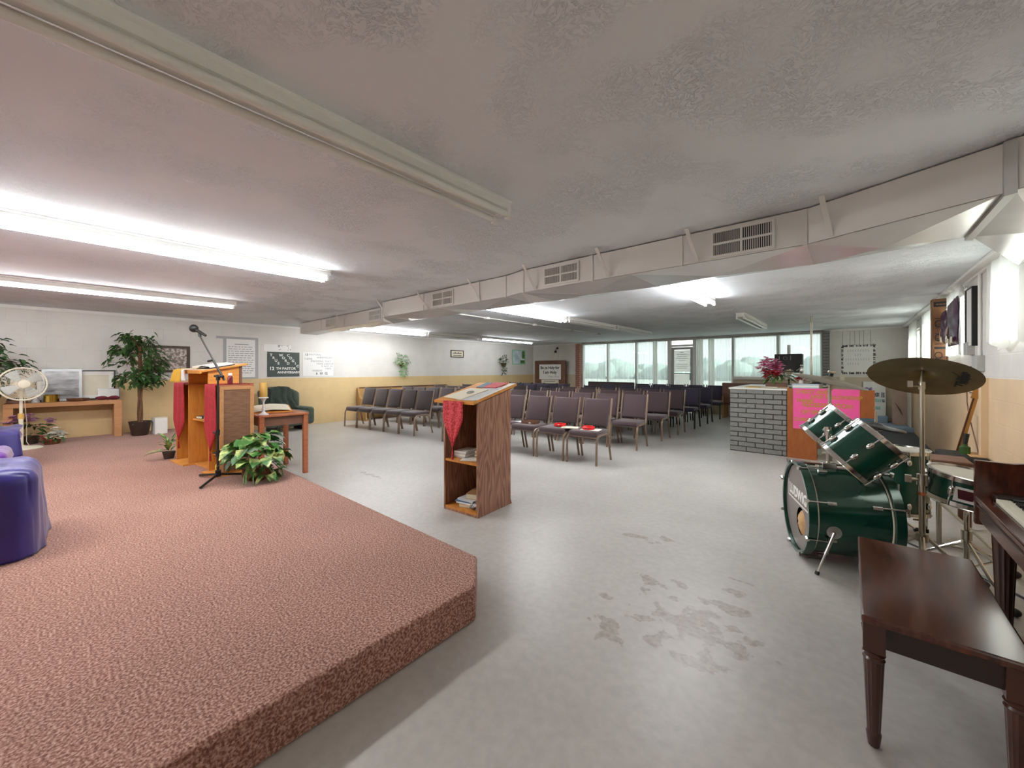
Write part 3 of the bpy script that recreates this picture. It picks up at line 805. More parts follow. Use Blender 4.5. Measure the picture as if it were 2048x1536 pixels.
# local x out of the wall, y along it
A = Matrix(((1,0,0,0),(0,0,1,0),(0,1,0,0),(0,0,0,1)))
for y in (0,3.1):
    mb = MB(); end_profile(Matrix.Translation((.02,y,0)) @ A, mb); mb.build('pew_end', M['pew_oak'], t, bevel=.008, smooth=True, fixn=True)
MB().box(.08,.5,.05,3.1,.40,.44).build('seat', M['pew_oak'], t)
Mt = Matrix.Translation((.12,0,.42)) @ Matrix.Rotation(R(-9),4,'Y')
MB().box(-.02,.01,.05,3.1,0,.44,Mt).build('backrest', M['pew_oak'], t)
MB().box(-.035,.03,.05,3.1,.44,.47,Mt).build('cap_rail', M['dark_wood'], t, bevel=.008)
def upholstered_pew(x, y, L, label, mt, h=.95):
    t = thing('upholstered_pew', label, 'pew', (x,y,0), 0, 'pews by the glass wall')
    MB().box(0,L,-.04,.04,.42,h).build('backrest', mt, t, bevel=.025, smooth=True)
    MB().box(.02,L-.02,.03,.5,.36,.46).build('seat', mt, t, bevel=.03, smooth=True)
    for a in (0, L-.04): MB().box(a,a+.04,-.06,.52,0,.62).build('pew_end', M['pew_oak'], t, bevel=.01)
upholstered_pew(-7.1,12.35,1.72,'mauve cushioned pew standing before the curtains behind the back row',M['mauve'])
upholstered_pew(-2.75,12.3,1.7,'brown pew standing under the white sill behind the counter',M['frame_brown'],1.0)

# ------------------------------------------------------------------ front lectern
def lectern():
    t = thing('lectern', 'walnut laminate lectern with open shelves and sloping top on the floor', 'lectern', (-3.01,2.44,0), R(4.5))
    W, D = .445, .50
    def side(x):
        Ms = Matrix(((0,0,1,x),(1,0,0,0),(0,1,0,0),(0,0,0,1)))
        mb = MB(); mb.prism([(0,0),(D+.02,0),(D+.0,.05),(D,1.165),(0,1.05)],0,.018,Ms)
        return mb.build('side_panel', M['walnut'], t, fixn=True)
    side(0); side(W-.018)
    box(.018,W-.018,D-.018,D,.02,1.15).build('back_panel', M['walnut'], t)
    box(.018,W-.018,.005,D-.018,.02,.04).build('bottom_panel', M['oak_side'], t)
    box(.018,W-.018,.005,D-.018,.475,.498).build('shelf', M['oak_side'], t)
    box(.018,W-.018,0,.018,.0,.02).build('toe_strip', M['walnut'], t)
    Mt = Matrix.Translation((0,-.07,1.045)) @ Matrix.Rotation(math.atan2(.115,.5),4,'X')
    MB().box(-.06,W+.012,0,.68,0,.024,Mt).build('top', M['oak'], t)
    return t, Mt
LT, LMt = lectern()
LW = Matrix.Translation((-3.01,2.44,0)) @ Matrix.Rotation(R(4.5),4,'Z')
LTOP = LW @ LMt
def on_top(name, label, cat, mt, x0,x1,y0,y1,h=.004,z=.0245,rot=0):
    Mz = Matrix.Translation(((x0+x1)/2,(y0+y1)/2,z)) @ Matrix.Rotation(rot,4,'Z')
    a, b = (x1-x0)/2, (y1-y0)/2
    o = MB().box(-a,a,-b,b,0,h,LTOP @ Mz).build(name, mt); tag(o, label, cat); return o
on_top('newspaper','grey newspaper spread on the sloping lectern top','newspaper',M['paper_grey'],.20,.43,.04,.50,.004,.0252,.03)
on_top('open_magazine','pale open magazine lying across the lectern top','magazine',M['paper_cream'],.02,.30,.06,.40,.007,.030,-.15)
on_top('booklet','white booklet along the outer edge of the lectern top','booklet',M['paper'],.39,.448,.06,.66,.004,.0246)
on_top('red_folder','red cloth folder near the top edge of the lectern','folder',M['red_jacquard'],.18,.36,.46,.67,.005,.0296)
on_top('blue_brochure','blue and white brochure beside the red folder on the lectern','brochure',M['book_blue'],.07,.16,.48,.67,.005,.0250,.05)
# round-handled reading glass outline on the magazine
o = MB().torus(.035,.004,n=24,m=6,M=LTOP @ Matrix.Translation((.2,.25,.042))).build('wire_ring', M['silver'], smooth=True); tag(o,'thin grey ring lying on the open magazine','ring')
# red runner with point and tassel over the front edge
def runner(name, label, Mw, x0, x1, z_top, z_side, z_tip, y, back, mt, tip_x=None, tassel=True, slope=0):
    """cloth strip: lies back over the edge, hangs down to a point. local frame Mw: x along the edge, y away from viewer, z up"""
    t = thing(name, label, 'runner'); t.matrix_world = Mw
    tip_x = (x0+x1)/2 if tip_x is None else tip_x
    mb = MB(); N = 14
    rows = []
    rows.append([(x0+(x1-x0)*i/N, back, z_top+.004+slope*back) for i in range(N+1)])
    rows.append([(x0+(x1-x0)*i/N, y+.005, z_top+.004+slope*y) for i in range(N+1)])
    K = 12
    for k in range(K+1):
        f = k/K; z = z_top-.004+(z_tip-z_top)*f
        if z > z_side: a, b = x0, x1
        else:
            g = (z_side-z)/(z_side-z_tip); a = x0+(tip_x-x0)*g; b = x1+(tip_x-x1)*g
        a += .0; rows.append([(a+(b-a)*i/N, y-.006-.006*math.sin(i*1.1+f*2), z) for i in range(N+1)])
    vs = [p for r in rows for p in r]; w = N+1
    mb.add(vs, [(j*w+i,j*w+i+1,(j+1)*w+i+1,(j+1)*w+i) for j in range(len(rows)-1) for i in range(N)])
    mb.build('cloth', mt, t, smooth=True, ang=80, solid=.003)
    if tassel:
        mb = MB(); mb.tube([(tip_x,y-.006,z_tip),(tip_x,y-.006,z_tip-.03)],.003,n=6).lathe([(.002,0),(.008,-.012),(.006,-.02),(.009,-.05),(.012,-.09)],n=10,M=Matrix.Translation((tip_x,y-.006,z_tip-.025)))
        mb.build('tassel', mt, t, smooth=True)
    return t
runner('table_runner','red patterned cloth runner with tassel hanging from the front lectern',LW,.075,.335,1.075,.90,.64,-.075,.05,M['red_jacquard'],tip_x=.20,slope=.2)
# books on the two shelves
def book(name, label, x, y, z, w, d, h, cov, rz=0, lw=LW, soft=False):
    base = lw @ Matrix.Translation((x,y,z)) @ Matrix.Rotation(rz,4,'Z')
    t = thing(name, label, 'book'); t.matrix_world = base
    if soft: MB().box(-w/2,w/2,-d/2,d/2,0,h).build('leaves', cov, t); return t
    MB().box(-w/2,w/2,-d/2,d/2,0,.003).box(-w/2,w/2,-d/2,d/2,h-.003,h).box(w/2-.004,w/2,-d/2,d/2,.003,h-.003).build('cover', cov, t)
    MB().box(-w/2+.004,w/2-.004,-d/2+.004,d/2-.004,.003,h-.003).build('page_block', M['page_edge'], t)
    return t
book('hymnal','thick cream paged hymnal at the foot of the lectern pile',.215,.17,.041,.16,.24,.035,M['book_tan'],.25)
book('magazine','white magazine on the cream hymnal in the lectern',.22,.18,.077,.2,.27,.012,M['paper'],.1,soft=True)
book('blue_booklet','blue booklet in the lower pile inside the lectern',.2,.18,.09,.2,.27,.01,M['book_blue'],.16,soft=True)
book('folded_paper','folded white paper above the blue booklet in the lectern',.23,.18,.101,.2,.25,.016,M['paper_grey'],.02,soft=True)
book('leather_book','old brown book on top of the lower pile in the lectern',.26,.2,.118,.15,.21,.05,M['book_tan'],.3)
o = MB().ball((0,0,0),.06,.045,.035,n=10,m=6,jit=.3).build('crumpled_paper', M['photo_dark']); o.matrix_world = LW @ Matrix.Translation((.345,.075,.077)); tag(o,'crumpled printed paper on the lectern bottom by the side panel','paper')
for i,(c,lb) in enumerate([('paper_grey','lowest'),('paper','second lowest'),('paper_grey','second from the top'),('paper','topmost')]):
    book('pamphlet','%s pamphlet of the neat white stack on the lectern shelf' % lb,.12,.2,.499+i*.016,.15,.21,.015,M[c],.04*i-.05,soft=True)
book('bulletin','loose white bulletin lying on the lectern shelf',.24,.13,.499,.16,.22,.006,M['paper'],.5,soft=True)
for i,(c,lb) in enumerate([('page_edge','bottom'),('paper','middle'),('book_dark','top')]):
    book('paperback','%s paperback of the small stack against the lectern side' % lb,.36,.2,.499+i*.032,.12,.19,.03,M['book_dark' if i == 1 else 'book_tan'],.06*i)
# ------------------------------------------------------------------ pulpit on the stage
PA = R(7.2)
PW = Matrix.Translation((-5.2,1.11,ST)) @ Matrix.Rotation(PA,4,'Z')
pul = thing('pulpit', 'wide orange oak pulpit with two open wings and a raised desk on stage', 'pulpit', (-5.2,1.11,ST), PA)
OK_, OS, PB = M['oak'], M['oak_side'], M['ply_brown']
D = .32
def wing(x0, x1, outer_right):
    mb = MB().box(x0,x0+.018,0,D,.02,.985).box(x1-.018,x1,0,D,.02,.985)
    mb.box(x0+.018,x1-.018,D-.014,D,.02,.985)
    w = mb.build('wing_cabinet', OS, pul)
    MB().box(x0-.01,x1+.01,-.015,D+.01,.985,1.003).build('wing_top', M['cherry'], pul, bevel=.004)
    MB().box(x0-.012,x1+.012,-.06,D,0,.02).build('wing_base', OK_, pul)
    return w
wing(-1.37,-.93,False); wing(-.33,0,True)
# stained plywood face with moulding on the side towards the camera
mb = MB().box(0,.008,.03,D-.03,.05,.95)
mb.build('side_panel', PB, pul)
MB().box(0,.014,-.004,.03,.0,.985).box(0,.014,D-.03,D+.01,0,.985).box(0,.014,.03,D-.03,.95,.985).build('side_moulding', M['console_wood'], pul, bevel=.003)
box(-.312,-.018,.04,D-.014,.20,.218).build('shelf', OK_, pul)
# centre section
MB().box(-.93,-.33,D-.02,D,0,1.0).build('back_panel', OS, pul)
box(-.93,-.33,.04,D-.02,.555,.575).build('shelf', OK_, pul)
box(-.93,-.33,.06,D-.02,0,.02).build('bottom_panel', OK_, pul)
S0 = Matrix(((0,0,1,0),(1,0,0,0),(0,1,0,0),(0,0,0,1)))
for x in (-.95,-.345):
    mb = MB(); mb.prism([(.0,1.003),(D+.01,1.003),(D+.01,1.225),(0,1.155)],x,x+.018,S0); mb.build('desk_side', M['oak'], pul, fixn=True)
box(-.345,-.32,D-.012,D+.018,1.003,1.22).build('desk_post', M['frame_brown'], pul)
box(-.932,-.345,D-.008,D+.01,1.003,1.222).build('desk_front', OS, pul)
sl = math.atan2(.085,.44)
DT = Matrix.Translation((0,-.07,1.142)) @ Matrix.Rotation(sl,4,'X')
MB().box(-.99,-.29,0,.47,0,.022,DT).build('desk_top', OK_, pul, bevel=.004)
MB().box(-.99,-.29,-.02,.0,-.012,.03,DT).build('desk_ledge', OK_, pul, bevel=.004)
def pul_item(o): o.matrix_world = PW @ o.matrix_world; return o
def desk_sheet(name, label, cat, mt, x0,x1,y0,y1,z,h,rot=0):
    Mz = DT @ Matrix.Translation(((x0+x1)/2,(y0+y1)/2,z)) @ Matrix.Rotation(rot,4,'Z'); a=(x1-x0)/2; b=(y1-y0)/2
    tag(MB().box(-a,a,-b,b,0,h,PW @ Mz).build(name, mt), label, cat)
bk = thing('open_bible', 'open white paged bible lying on the pulpit desk', 'book'); bk.matrix_world = PW @ DT @ Matrix.Translation((-.52,.22,.0225))
MB().box(-.19,.19,-.13,.13,0,.008).build('cover', M['black'], bk)
mb = MB()
def pg(u, v): x = -.18+.36*u; return (x, -.12+.24*v, .012+.028*(1-abs(2*u-1))**.5*(1 if .02<abs(u-.5) else .7))
mb.grid(pg, 20, 2); mb.build('page_block', M['paper'], bk, smooth=True, ang=180)
desk_sheet('paper_stack','stack of loose white papers at the far end of the pulpit desk','papers',M['paper'],-.93,-.75,.12,.36,.0225,.03,.1)
# towels over the far corner of the desk
t = thing('yellow_towel', 'yellow towel hung over the rear corner of the pulpit desk', 'towel'); t.matrix_world = PW
mb = MB()
def tw(u, v):
    x = -1.02+.26*u
    if v < .4: return (x, .06-.17*v/.4+.0, 1.185-.02*v+.006*math.sin(u*14))
    f = (v-.4)/.6
    return (x-.03*f, -.112-.02*math.sin(u*9+f)-.02*f, 1.175-.15*f)
mb.grid(tw, 14, 12); mb.build('cloth', M['towel_yellow'], t, smooth=True, ang=180, solid=.006)
t = thing('white_handkerchief', 'white cloth hanging beside the yellow towel on the pulpit desk', 'cloth'); t.matrix_world = PW
mb = MB()
def hw(u, v):
    x = -.75+.09*u
    if v < .3: return (x, .0-.11*v/.3, 1.18+.004*math.sin(u*12))
    f = (v-.3)/.7
    return (x+.01*f, -.116-.012*math.sin(u*8+f*2), 1.175-.135*f)
mb.grid(hw, 10, 10); mb.build('cloth', M['cloth_white'], t, smooth=True, ang=180, solid=.005)
# red runners over both wings
runner('wing_runner','red runner with tassel hanging on the far wing of the pulpit',PW,-1.36,-1.0,1.006,.52,.30,-.02,.30,M['red_cloth'],tip_x=-1.19)
runner('wing_runner','red runner with tassel hanging on the near wing, behind the microphone stand',PW,-.345,-.04,1.006,.50,.27,-.02,.30,M['red_cloth'],tip_x=-.19)
t = thing('side_runner', 'red runner end hanging down the front face of the pulpit, edge on', 'runner'); t.matrix_world = PW
MB().box(-.28,-.04,D+.012,D+.03,.28,1.0).box(-.28,-.04,.302,D+.03,1.004,1.012).build('cloth', M['red_cloth'], t, bevel=.006, smooth=True)
# bottle on the near wing
t = thing('medicine_bottle', 'small dark red bottle with white cap on the pulpit wing', 'bottle'); t.matrix_world = PW @ Matrix.Translation((-.12,.14,1.0115))
MB().lathe([(.02,0),(.026,.004),(.026,.075),(.018,.09),(.014,.095)],n=16).build('bottle_body', M['bottle_red'], t, smooth=True)
MB().cyl((0,0,.095),(0,0,.125),.019,n=16).build('cap', M['paper'], t, smooth=True)
# shelf clutter
t = thing('folded_cloth', 'folded white cloth on the middle shelf of the pulpit', 'cloth'); t.matrix_world = PW @ Matrix.Translation((-.62,.15,.577))
MB().box(-.09,.09,-.07,.07,0,.03).ball((0,0,.04),.08,.06,.03,jit=.12).build('cloth', M['cloth_white'], t, bevel=.006, smooth=True)
book('hymn_book','dark hymn book on the middle shelf of the pulpit',-.8,.14,.577,.12,.17,.03,M['book_dark'],.2,lw=PW)
book('song_book','tan song book on the middle shelf of the pulpit',-.47,.14,.577,.13,.18,.035,M['book_tan'],-.1,lw=PW)
t = thing('oil_bottle', 'small bottle of pale yellow oil inside the near pulpit wing', 'bottle'); t.matrix_world = PW @ Matrix.Translation((-.2,.05,.0205))
MB().lathe([(.022,0),(.026,.005),(.026,.07),(.012,.09),(.011,.11)],n=14).build('bottle_body', M['clear_yellow'], t, smooth=True)
MB().cyl((0,0,.11),(0,0,.128),.014,n=12).build('cap', M['paper'], t, smooth=True)

# ------------------------------------------------------------------ microphone stand
t = thing('microphone_stand', 'black boom microphone stand with folded legs beside the pulpit', 'microphone stand', (-5.09,1.07,ST))
MB().tube([(0,0,.04),(-.02,.0,.5)],.0135,n=12).build('lower_pole', M['dark_steel'], t, smooth=True)
MB().tube([(-.02,0,.5),(-.05,.01,1.08)],.0095,n=12).build('upper_pole', M['dark_steel'], t, smooth=True)
for z, x in ((.5,-.02),(.28,-.012)):
    MB().cyl((x,0,z-.03),(x,0,z+.03),.02,n=14).cyl((x-.005,-.01,z),(x-.04,-.03,z),.009,n=8).build('clutch', M['black'], t, smooth=True)
for ex, ey in ((.28,-.20),(-.30,-.10),(.03,.27)):
    d = Vector((ex,ey,0))
    MB().tube([(0,0,.06),(d.x*.55,d.y*.55,.035),(d.x,d.y,.014)],.0125,n=8).build('leg', M['dark_steel'], t, smooth=True)
MB().cyl((0,0,.035),(0,0,.10),.026,n=12).build('leg_hub', M['black'], t, smooth=True)
b0 = Vector((.0,.055,1.06)); b1 = Vector((-.205,-.115,1.53))
MB().tube([b0,b0.lerp(b1,.45)],.011,n=10).build('boom_sleeve', M['dark_steel'], t, smooth=True)
MB().tube([b0.lerp(b1,.45),b1],.0075,n=10).build('boom_arm', M['dark_steel'], t, smooth=True)
MB().cyl((-.05,.01,1.06),(-.05,.01,1.12),.02,n=12).cyl((-.09,-.01,1.105),(.02,.04,1.10),.013,n=10).build('boom_clutch', M['black'], t, smooth=True)
q = b0.lerp(b1,.5); MB().cyl(q+Vector((0,0,-.02)),q+Vector((-.04,-.03,-.03)),.011,n=10).build('boom_knob', M['black'], t, smooth=True)
MB().tube([b1,b1+Vector((-.005,-.005,.035))],.013,n=10).build('mic_clip', M['black'], t, smooth=True)
t = thing('microphone', 'black handheld microphone with round foam head on the boom', 'microphone', (-5.09,1.07,ST))
h0 = b1+Vector((.045,.04,.01)); h1 = b1+Vector((-.035,-.03,.075))
MB().tube([h0,h1],[.013,.02],n=12).build('mic_body', M['dark_steel'], t, smooth=True)
MB().ball(h1+Vector((-.018,-.015,.015)),.042,n=16,m=10).build('foam_head', M['black'], t, smooth=True)

# ------------------------------------------------------------------ trailing plant in a basket
def foliage_shell(mb, c, rx, ry, rz, n, L, W, rr, low=-.2, droop=.4):
    for _ in range(n):
        a = rr.uniform(0,2*PI); z = rr.uniform(low,1); k = math.sqrt(max(0,1-z*z))*rr.uniform(.45,1)
        p = Vector((c[0]+rx*k*math.cos(a), c[1]+ry*k*math.sin(a), c[2]+rz*z*rr.uniform(.7,1)))
        d = Vector((math.cos(a)+rr.uniform(-.6,.6), math.sin(a)+rr.uniform(-.6,.6), rr.uniform(-.5,.5)))
        s = rr.uniform(.7,1.15)
        mb.leaf(p, d, (rr.uniform(-.3,.3),rr.uniform(-.3,.3),1), L*s, W*s, .18, droop)
t = thing('trailing_pothos', 'variegated trailing plant in a round wicker basket at the stage edge', 'plant', (-4.80,1.35,ST))
MB().lathe([(.085,0),(.125,.03),(.14,.07),(.13,.12),(.145,.13),(.135,.135),(.12,.12),(.11,.1)],n=26).build('basket', M['wicker'], t, smooth=True)
rr = random.Random(11); mb = MB(); foliage_shell(mb,(.01,.0,.24),.26,.26,.27,130,.135,.11,rr,-.1,.35)
foliage_shell(mb,(.16,.06,.10),.12,.12,.10,22,.10,.075,rr,-.6,.6)
mb.build('foliage', M['leaf_vary'], t, smooth=True, ang=180)
mb = MB()
for i in range(9):
    a = rr.uniform(-.9,1.6); r_ = rr.uniform(.2,.28)
    mb.tube([(0,0,.13),(r_*.6*math.cos(a),r_*.6*math.sin(a),.2),(r_*math.cos(a),r_*math.sin(a),.1),(r_*1.05*math.cos(a),r_*1.05*math.sin(a),.012)],.004,n=5)
mb.build('vine', M['leaf_bright'], t, smooth=True)
t = thing('green_houseplant', 'small striped leafed plant on the stage behind the far pulpit wing', 'plant', (-6.80,.90,ST))
MB().lathe([(.05,0),(.07,.09),(.06,.09)],n=16).build('pot', M['pot_brown'], t, smooth=True)
rr = random.Random(5); mb = MB()
for i in range(22):
    a = rr.uniform(0,6.28); e = rr.uniform(.1,1.3); s = rr.uniform(.7,1.2)
    mb.leaf((.02*math.cos(a),.02*math.sin(a),.09+rr.uniform(0,.14)),(math.cos(a)*math.cos(e),math.sin(a)*math.cos(e),math.sin(e)),(0,0,1),.22*s,.05*s,.15,.35)
mb.build('foliage', M['leaf_vary'], t, smooth=True, ang=180)

# ------------------------------------------------------------------ offering table with candle and book
t = thing('offering_table', 'reddish cherry wooden table standing beside the pulpit at the stage edge', 'table', (-5.79,1.83,0))
MB().box(-.38,.38,-.29,.29,.775,.8).build('tabletop', M['cherry'], t, bevel=.006)
MB().box(-.33,.33,-.255,-.235,.66,.775).box(-.33,.33,.235,.255,.66,.775).box(-.345,-.325,-.235,.235,.66,.775).box(.325,.345,-.235,.235,.66,.775).build('apron', M['frame_brown'], t)
for sx in (-1,1):
    for sy in (-1,1):
        z0 = ST+.001 if sy < 0 else 0
        MB().box(sx*.345-.028,sx*.345+.028,sy*.255-.028,sy*.255+.028,z0,.775).build('leg', M['cherry'], t, bevel=.004)
t = thing('pillar_candle', 'thick golden pillar candle on a crystal holder at the table corner', 'candle', (-5.48,1.61,.8))
MB().lathe([(.055,0),(.06,.012),(.03,.03),(.014,.05),(.02,.08),(.012,.11),(.012,.16),(.03,.20),(.058,.215),(.05,.225),(.0,.225)],n=18).build('candle_holder', M['crystal'], t, smooth=True)
MB().lathe([(.04,.226),(.042,.23),(.042,.40),(.036,.405),(0,.40)],n=20).build('wax', M['wax'], t, smooth=True)
t = thing('display_bible', 'large open book on a slant, lying on the cherry table', 'book', (-5.80,1.80,.801), R(80))
mb = MB(); Mt = Matrix.Rotation(R(12),4,'X')
mb.box(-.22,.22,-.15,.15,.0,.012,Matrix.Translation((0,0,.033))@Mt); mb.box(-.1,.1,.04,.10,0,.045); mb.build('stand', M['oak'], t)
mb = MB()
def pg2(u, v): x=-.205+.41*u; y=-.14+.28*v; return Matrix.Translation((0,0,.033))@Mt@Vector((x,y,.014+.028*(1-abs(2*u-1))**.5))
mb.grid(pg2, 20, 2); mb.build('page_block', M['paper_cream'], t, smooth=True, ang=180)

# ------------------------------------------------------------------ green recliner by the wall
t = thing('recliner', 'dark green recliner armchair with throw against the left wall', 'armchair', (-9.55,3.28,0), R(8))
def soft(mb, name, mt, b=.06): return mb.build(name, mt, t, bevel=b, seg=4, smooth=True, ang=70)
soft(MB().box(-.36,.30,-.36,.36,.12,.44),'seat',M['recliner_green'],.07)
mb = MB(); Mt = Matrix.Translation((-.38,0,.36)) @ Matrix.Rotation(R(-12),4,'Y')
def bk_(u, v):
    a = -1.15+2.3*u; y = .42*math.sin(a*1.1)/math.sin(1.15*1.1); h = .62*v*(1-.28*abs(2*u-1)**2.5)
    return Mt @ Vector((.08-.10*math.cos(a)+.03*math.sin(u*22)*v+.02, y, h))
mb.grid(bk_, 24, 10); mb.build('backrest', M['recliner_green'], t, smooth=True, ang=180, solid=.12)
for s in (-1,1):
    soft(MB().box(-.34,.28,s*.40-.09,s*.40+.09,.12,.52),'armrest',M['recliner_green'],.08)
mb = MB().box(-.28,.24,-.32,-.28,0,.12).box(-.28,.24,.28,.32,0,.12).box(-.28,-.24,-.3,.3,.04,.08); mb.build('base_frame', M['dark_steel'], t)

t = thing('draped_jacket', 'dark green jacket draped over the recliner back by the left wall', 'jacket', (-9.55,3.28,0), R(8))
mb = MB()
def jk(u, v):
    y = -.24+.50*u; f = v
    return (-.36+.17*f+.03*math.sin(u*11+v*3)+.02*math.sin(u*23), y+.05*(u-.5)*f+.02*math.sin(v*9), .985-.05*abs(2*u-1)**2-.47*f)
mb.grid(jk, 22, 16); mb.build('cloth', mat('jacket_cloth','#2a322b',.85,col2='#37413a',vscale=30), t, smooth=True, ang=180, solid=.012)
# white cardboard carton by the ficus
t = thing('white_carton', 'white cardboard carton standing on the stage beside the ficus pot', 'box', (-9.62,1.14,ST), R(10))
MB().box(-.09,.09,-.09,.09,0,.30).build('carton_body', M['paper'], t, bevel=.004)
MB().box(-.092,.092,-.092,.092,.285,.302).build('lid_flap', M['paper_cream'], t)
# ------------------------------------------------------------------ ficus trees
def ficus(loc, label, h, rx, ry, seed, bare=.72):
    t = thing('artificial_ficus', label, 'plant', loc, 0, 'ficus trees by the left wall'); rr = random.Random(seed)
    MB().lathe([(.10,0),(.11,.01),(.15,.23),(.158,.25),(.145,.25),(.135,.22),(0,.22)],n=4+16).build('pot', M['pot_brown'], t, smooth=True)
    mb = MB(); tops = []
    for k in range(4):
        a0 = k*PI/2; pts = []
        for i in range(8):
            z = .2+(h-.35)*i/7; a = a0+z*3.5; r_ = .028*(1-.5*i/7)
            pts.append((r_*math.cos(a), r_*math.sin(a), z))
        mb.tube(pts, [.018-.0012*i for i in range(8)], n=6)
    br = []
    for i in range(34):
        z = bare+(h-bare-.1)*rr.random(); a = rr.uniform(0,6.28); f = 1-abs((z-bare)/(h-bare)*1.6-.75)*.6
        e = Vector((rx*f*math.cos(a), ry*f*math.sin(a), z+rr.uniform(.0,.18)))
        mb.tube([(0,0,z-.1),tuple(e*.5+Vector((0,0,z*.5+.03))),tuple(e)],[.008,.005,.003],n=5); br.append(((0,0,z),e))
    mb.build('trunk', M['stem'], t, smooth=True)
    lf = MB()
    for s, e in br:
        s = Vector(s)
        for q in range(18):
            f = rr.uniform(.3,1.08); p = s.lerp(e,f)+Vector((rr.gauss(0,.045),rr.gauss(0,.045),rr.gauss(0,.05)))
            d = Vector((e.x+rr.uniform(-.35,.35), e.y+rr.uniform(-.35,.35), rr.uniform(-.35,.1)))
            k = rr.uniform(.8,1.2); lf.leaf(p, d, (rr.uniform(-.4,.4),rr.uniform(-.4,.4),1), .10*k, .055*k, .2, .35)
    lf.build('foliage', M['leaf_dark'], t, smooth=True, ang=180)
    mb = MB()
    for i in range(10):
        a = rr.uniform(0,6.28); mb.leaf((.06*math.cos(a),.06*math.sin(a),.225),(math.cos(a),math.sin(a),.1),(0,0,1),.12,.05)
    mb.build('moss', M['leaf_mid'], t)
ficus((-9.62,.88,ST),'bushy artificial ficus in a dark pot between console table and white carton',1.74,.34,.40,21,.80)
ficus((-9.72,-.92,ST),'artificial ficus behind the white fan, cut off by the picture edge',1.62,.30,.48,33,.75)

# ------------------------------------------------------------------ console table and what stands on it
t = thing('console_table', 'plain light wood console table along the left stage wall', 'table', (-9.97,0,ST))
MB().box(-.2,.22,-.63,.66,.575,.645).build('tabletop', M['console_wood'], t, bevel=.004)
for y in (-.63,.56): MB().box(-.2,.22,y,y+.10,0,.575).build('leg', M['console_wood'], t, bevel=.004)
CTZ = ST+.646
def leaning(name, label, cat, y0, y1, x, h, fmat, inner, fw=.03, mat_w=0, mat_m=None, lean=6):
    """framed thing standing on the console, leaning back to the wall"""
    t = thing(name, label, cat, (x,(y0+y1)/2,CTZ)); w = (y1-y0)/2
    Mt = Matrix.Rotation(R(-lean),4,'Y')
    mb = MB().box(-.02,0,-w,-w+fw,0,h,Mt).box(-.02,0,w-fw,w,0,h,Mt).box(-.02,0,-w+fw,w-fw,0,fw,Mt).box(-.02,0,-w+fw,w-fw,h-fw,h,Mt)
    mb.build('frame', fmat, t)
    if mat_w: MB().box(-.018,-.007,-w+fw,w-fw,fw,h-fw,Mt).build('mount', mat_m, t)
    k = fw+mat_w
    MB().box(-.018,-.005,-w+k,w-k,k,h-k,Mt).build('picture', inner, t)
    return t
leaning('framed_certificate','wide black framed cream certificate leaning on the console against the wall','picture',-.33,.60,-10.125,.52,M['black_gloss'],M['paper_cream'],.02,.06,M['paper'],2.5)
leaning('silver_framed_picture','silver framed glossy black and white picture on the console','picture',-.26,.19,-10.06,.54,M['silver'],M['gloss_photo'],.035,0,None,5)
leaning('small_framed_print','small white print in a thin grey frame at the console end','picture',.38,.65,-10.0,.20,M['silver'],M['paper'],.012,0,None,14)
t = thing('brass_bowl', 'shiny brass drum shaped bowl on the console before the silver frame', 'bowl', (-9.86,-.15,CTZ))
MB().lathe([(.08,0),(.088,.004),(.088,.115),(.082,.118),(.082,.01),(0,.01)],n=30).build('bowl', M['brass'], t, smooth=True)
MB().torus(.088,.005,n=30,M=Matrix.Translation((0,0,.115))).build('rim', M['brass'], t, smooth=True)
t = thing('wicker_tray', 'flat brown wicker offering tray on the console', 'tray', (-9.86,.14,CTZ))
MB().lathe([(.09,0),(.125,.01),(.135,.045),(.128,.045),(.115,.015),(0,.012)],n=28).build('tray_body', M['wicker'], t, smooth=True)
t = thing('maroon_bow', 'maroon ribbon bow lying at the end of the console', 'bow', (-9.87,.49,CTZ))
for s in (-1,1):
    MB().ball((0,s*.075,.035),.05,.075,.034,n=14,m=8,jit=.1).build('loop', M['cloth_maroon'], t, smooth=True)
MB().ball((0,0,.025),.025,.02,.024).build('knot', M['cloth_maroon'], t, smooth=True)
t = thing('bell_figurine', 'white speckled bell shaped figurine on the console', 'figurine', (-9.84,-.315,CTZ))
MB().lathe([(.05,0),(.046,.02),(.028,.08),(.012,.1)],n=20).build('skirt', mat('speckle','#cfd0cc',.5,col2='#8f9490',vscale=60), t, smooth=True)
MB().ball((0,0,.115),.02).build('head', M['paper'], t, smooth=True)
t = thing('wooden_chest', 'flat brown wooden box with dark cloth on the console end behind the fan', 'box', (-9.88,-.5,CTZ))
MB().box(-.1,.1,-.1,.1,0,.05).build('chest_body', M['frame_brown'], t, bevel=.004)
MB().ball((0,0,.062),.1,.1,.022,jit=.1).build('cloth', M['black'], t, smooth=True)

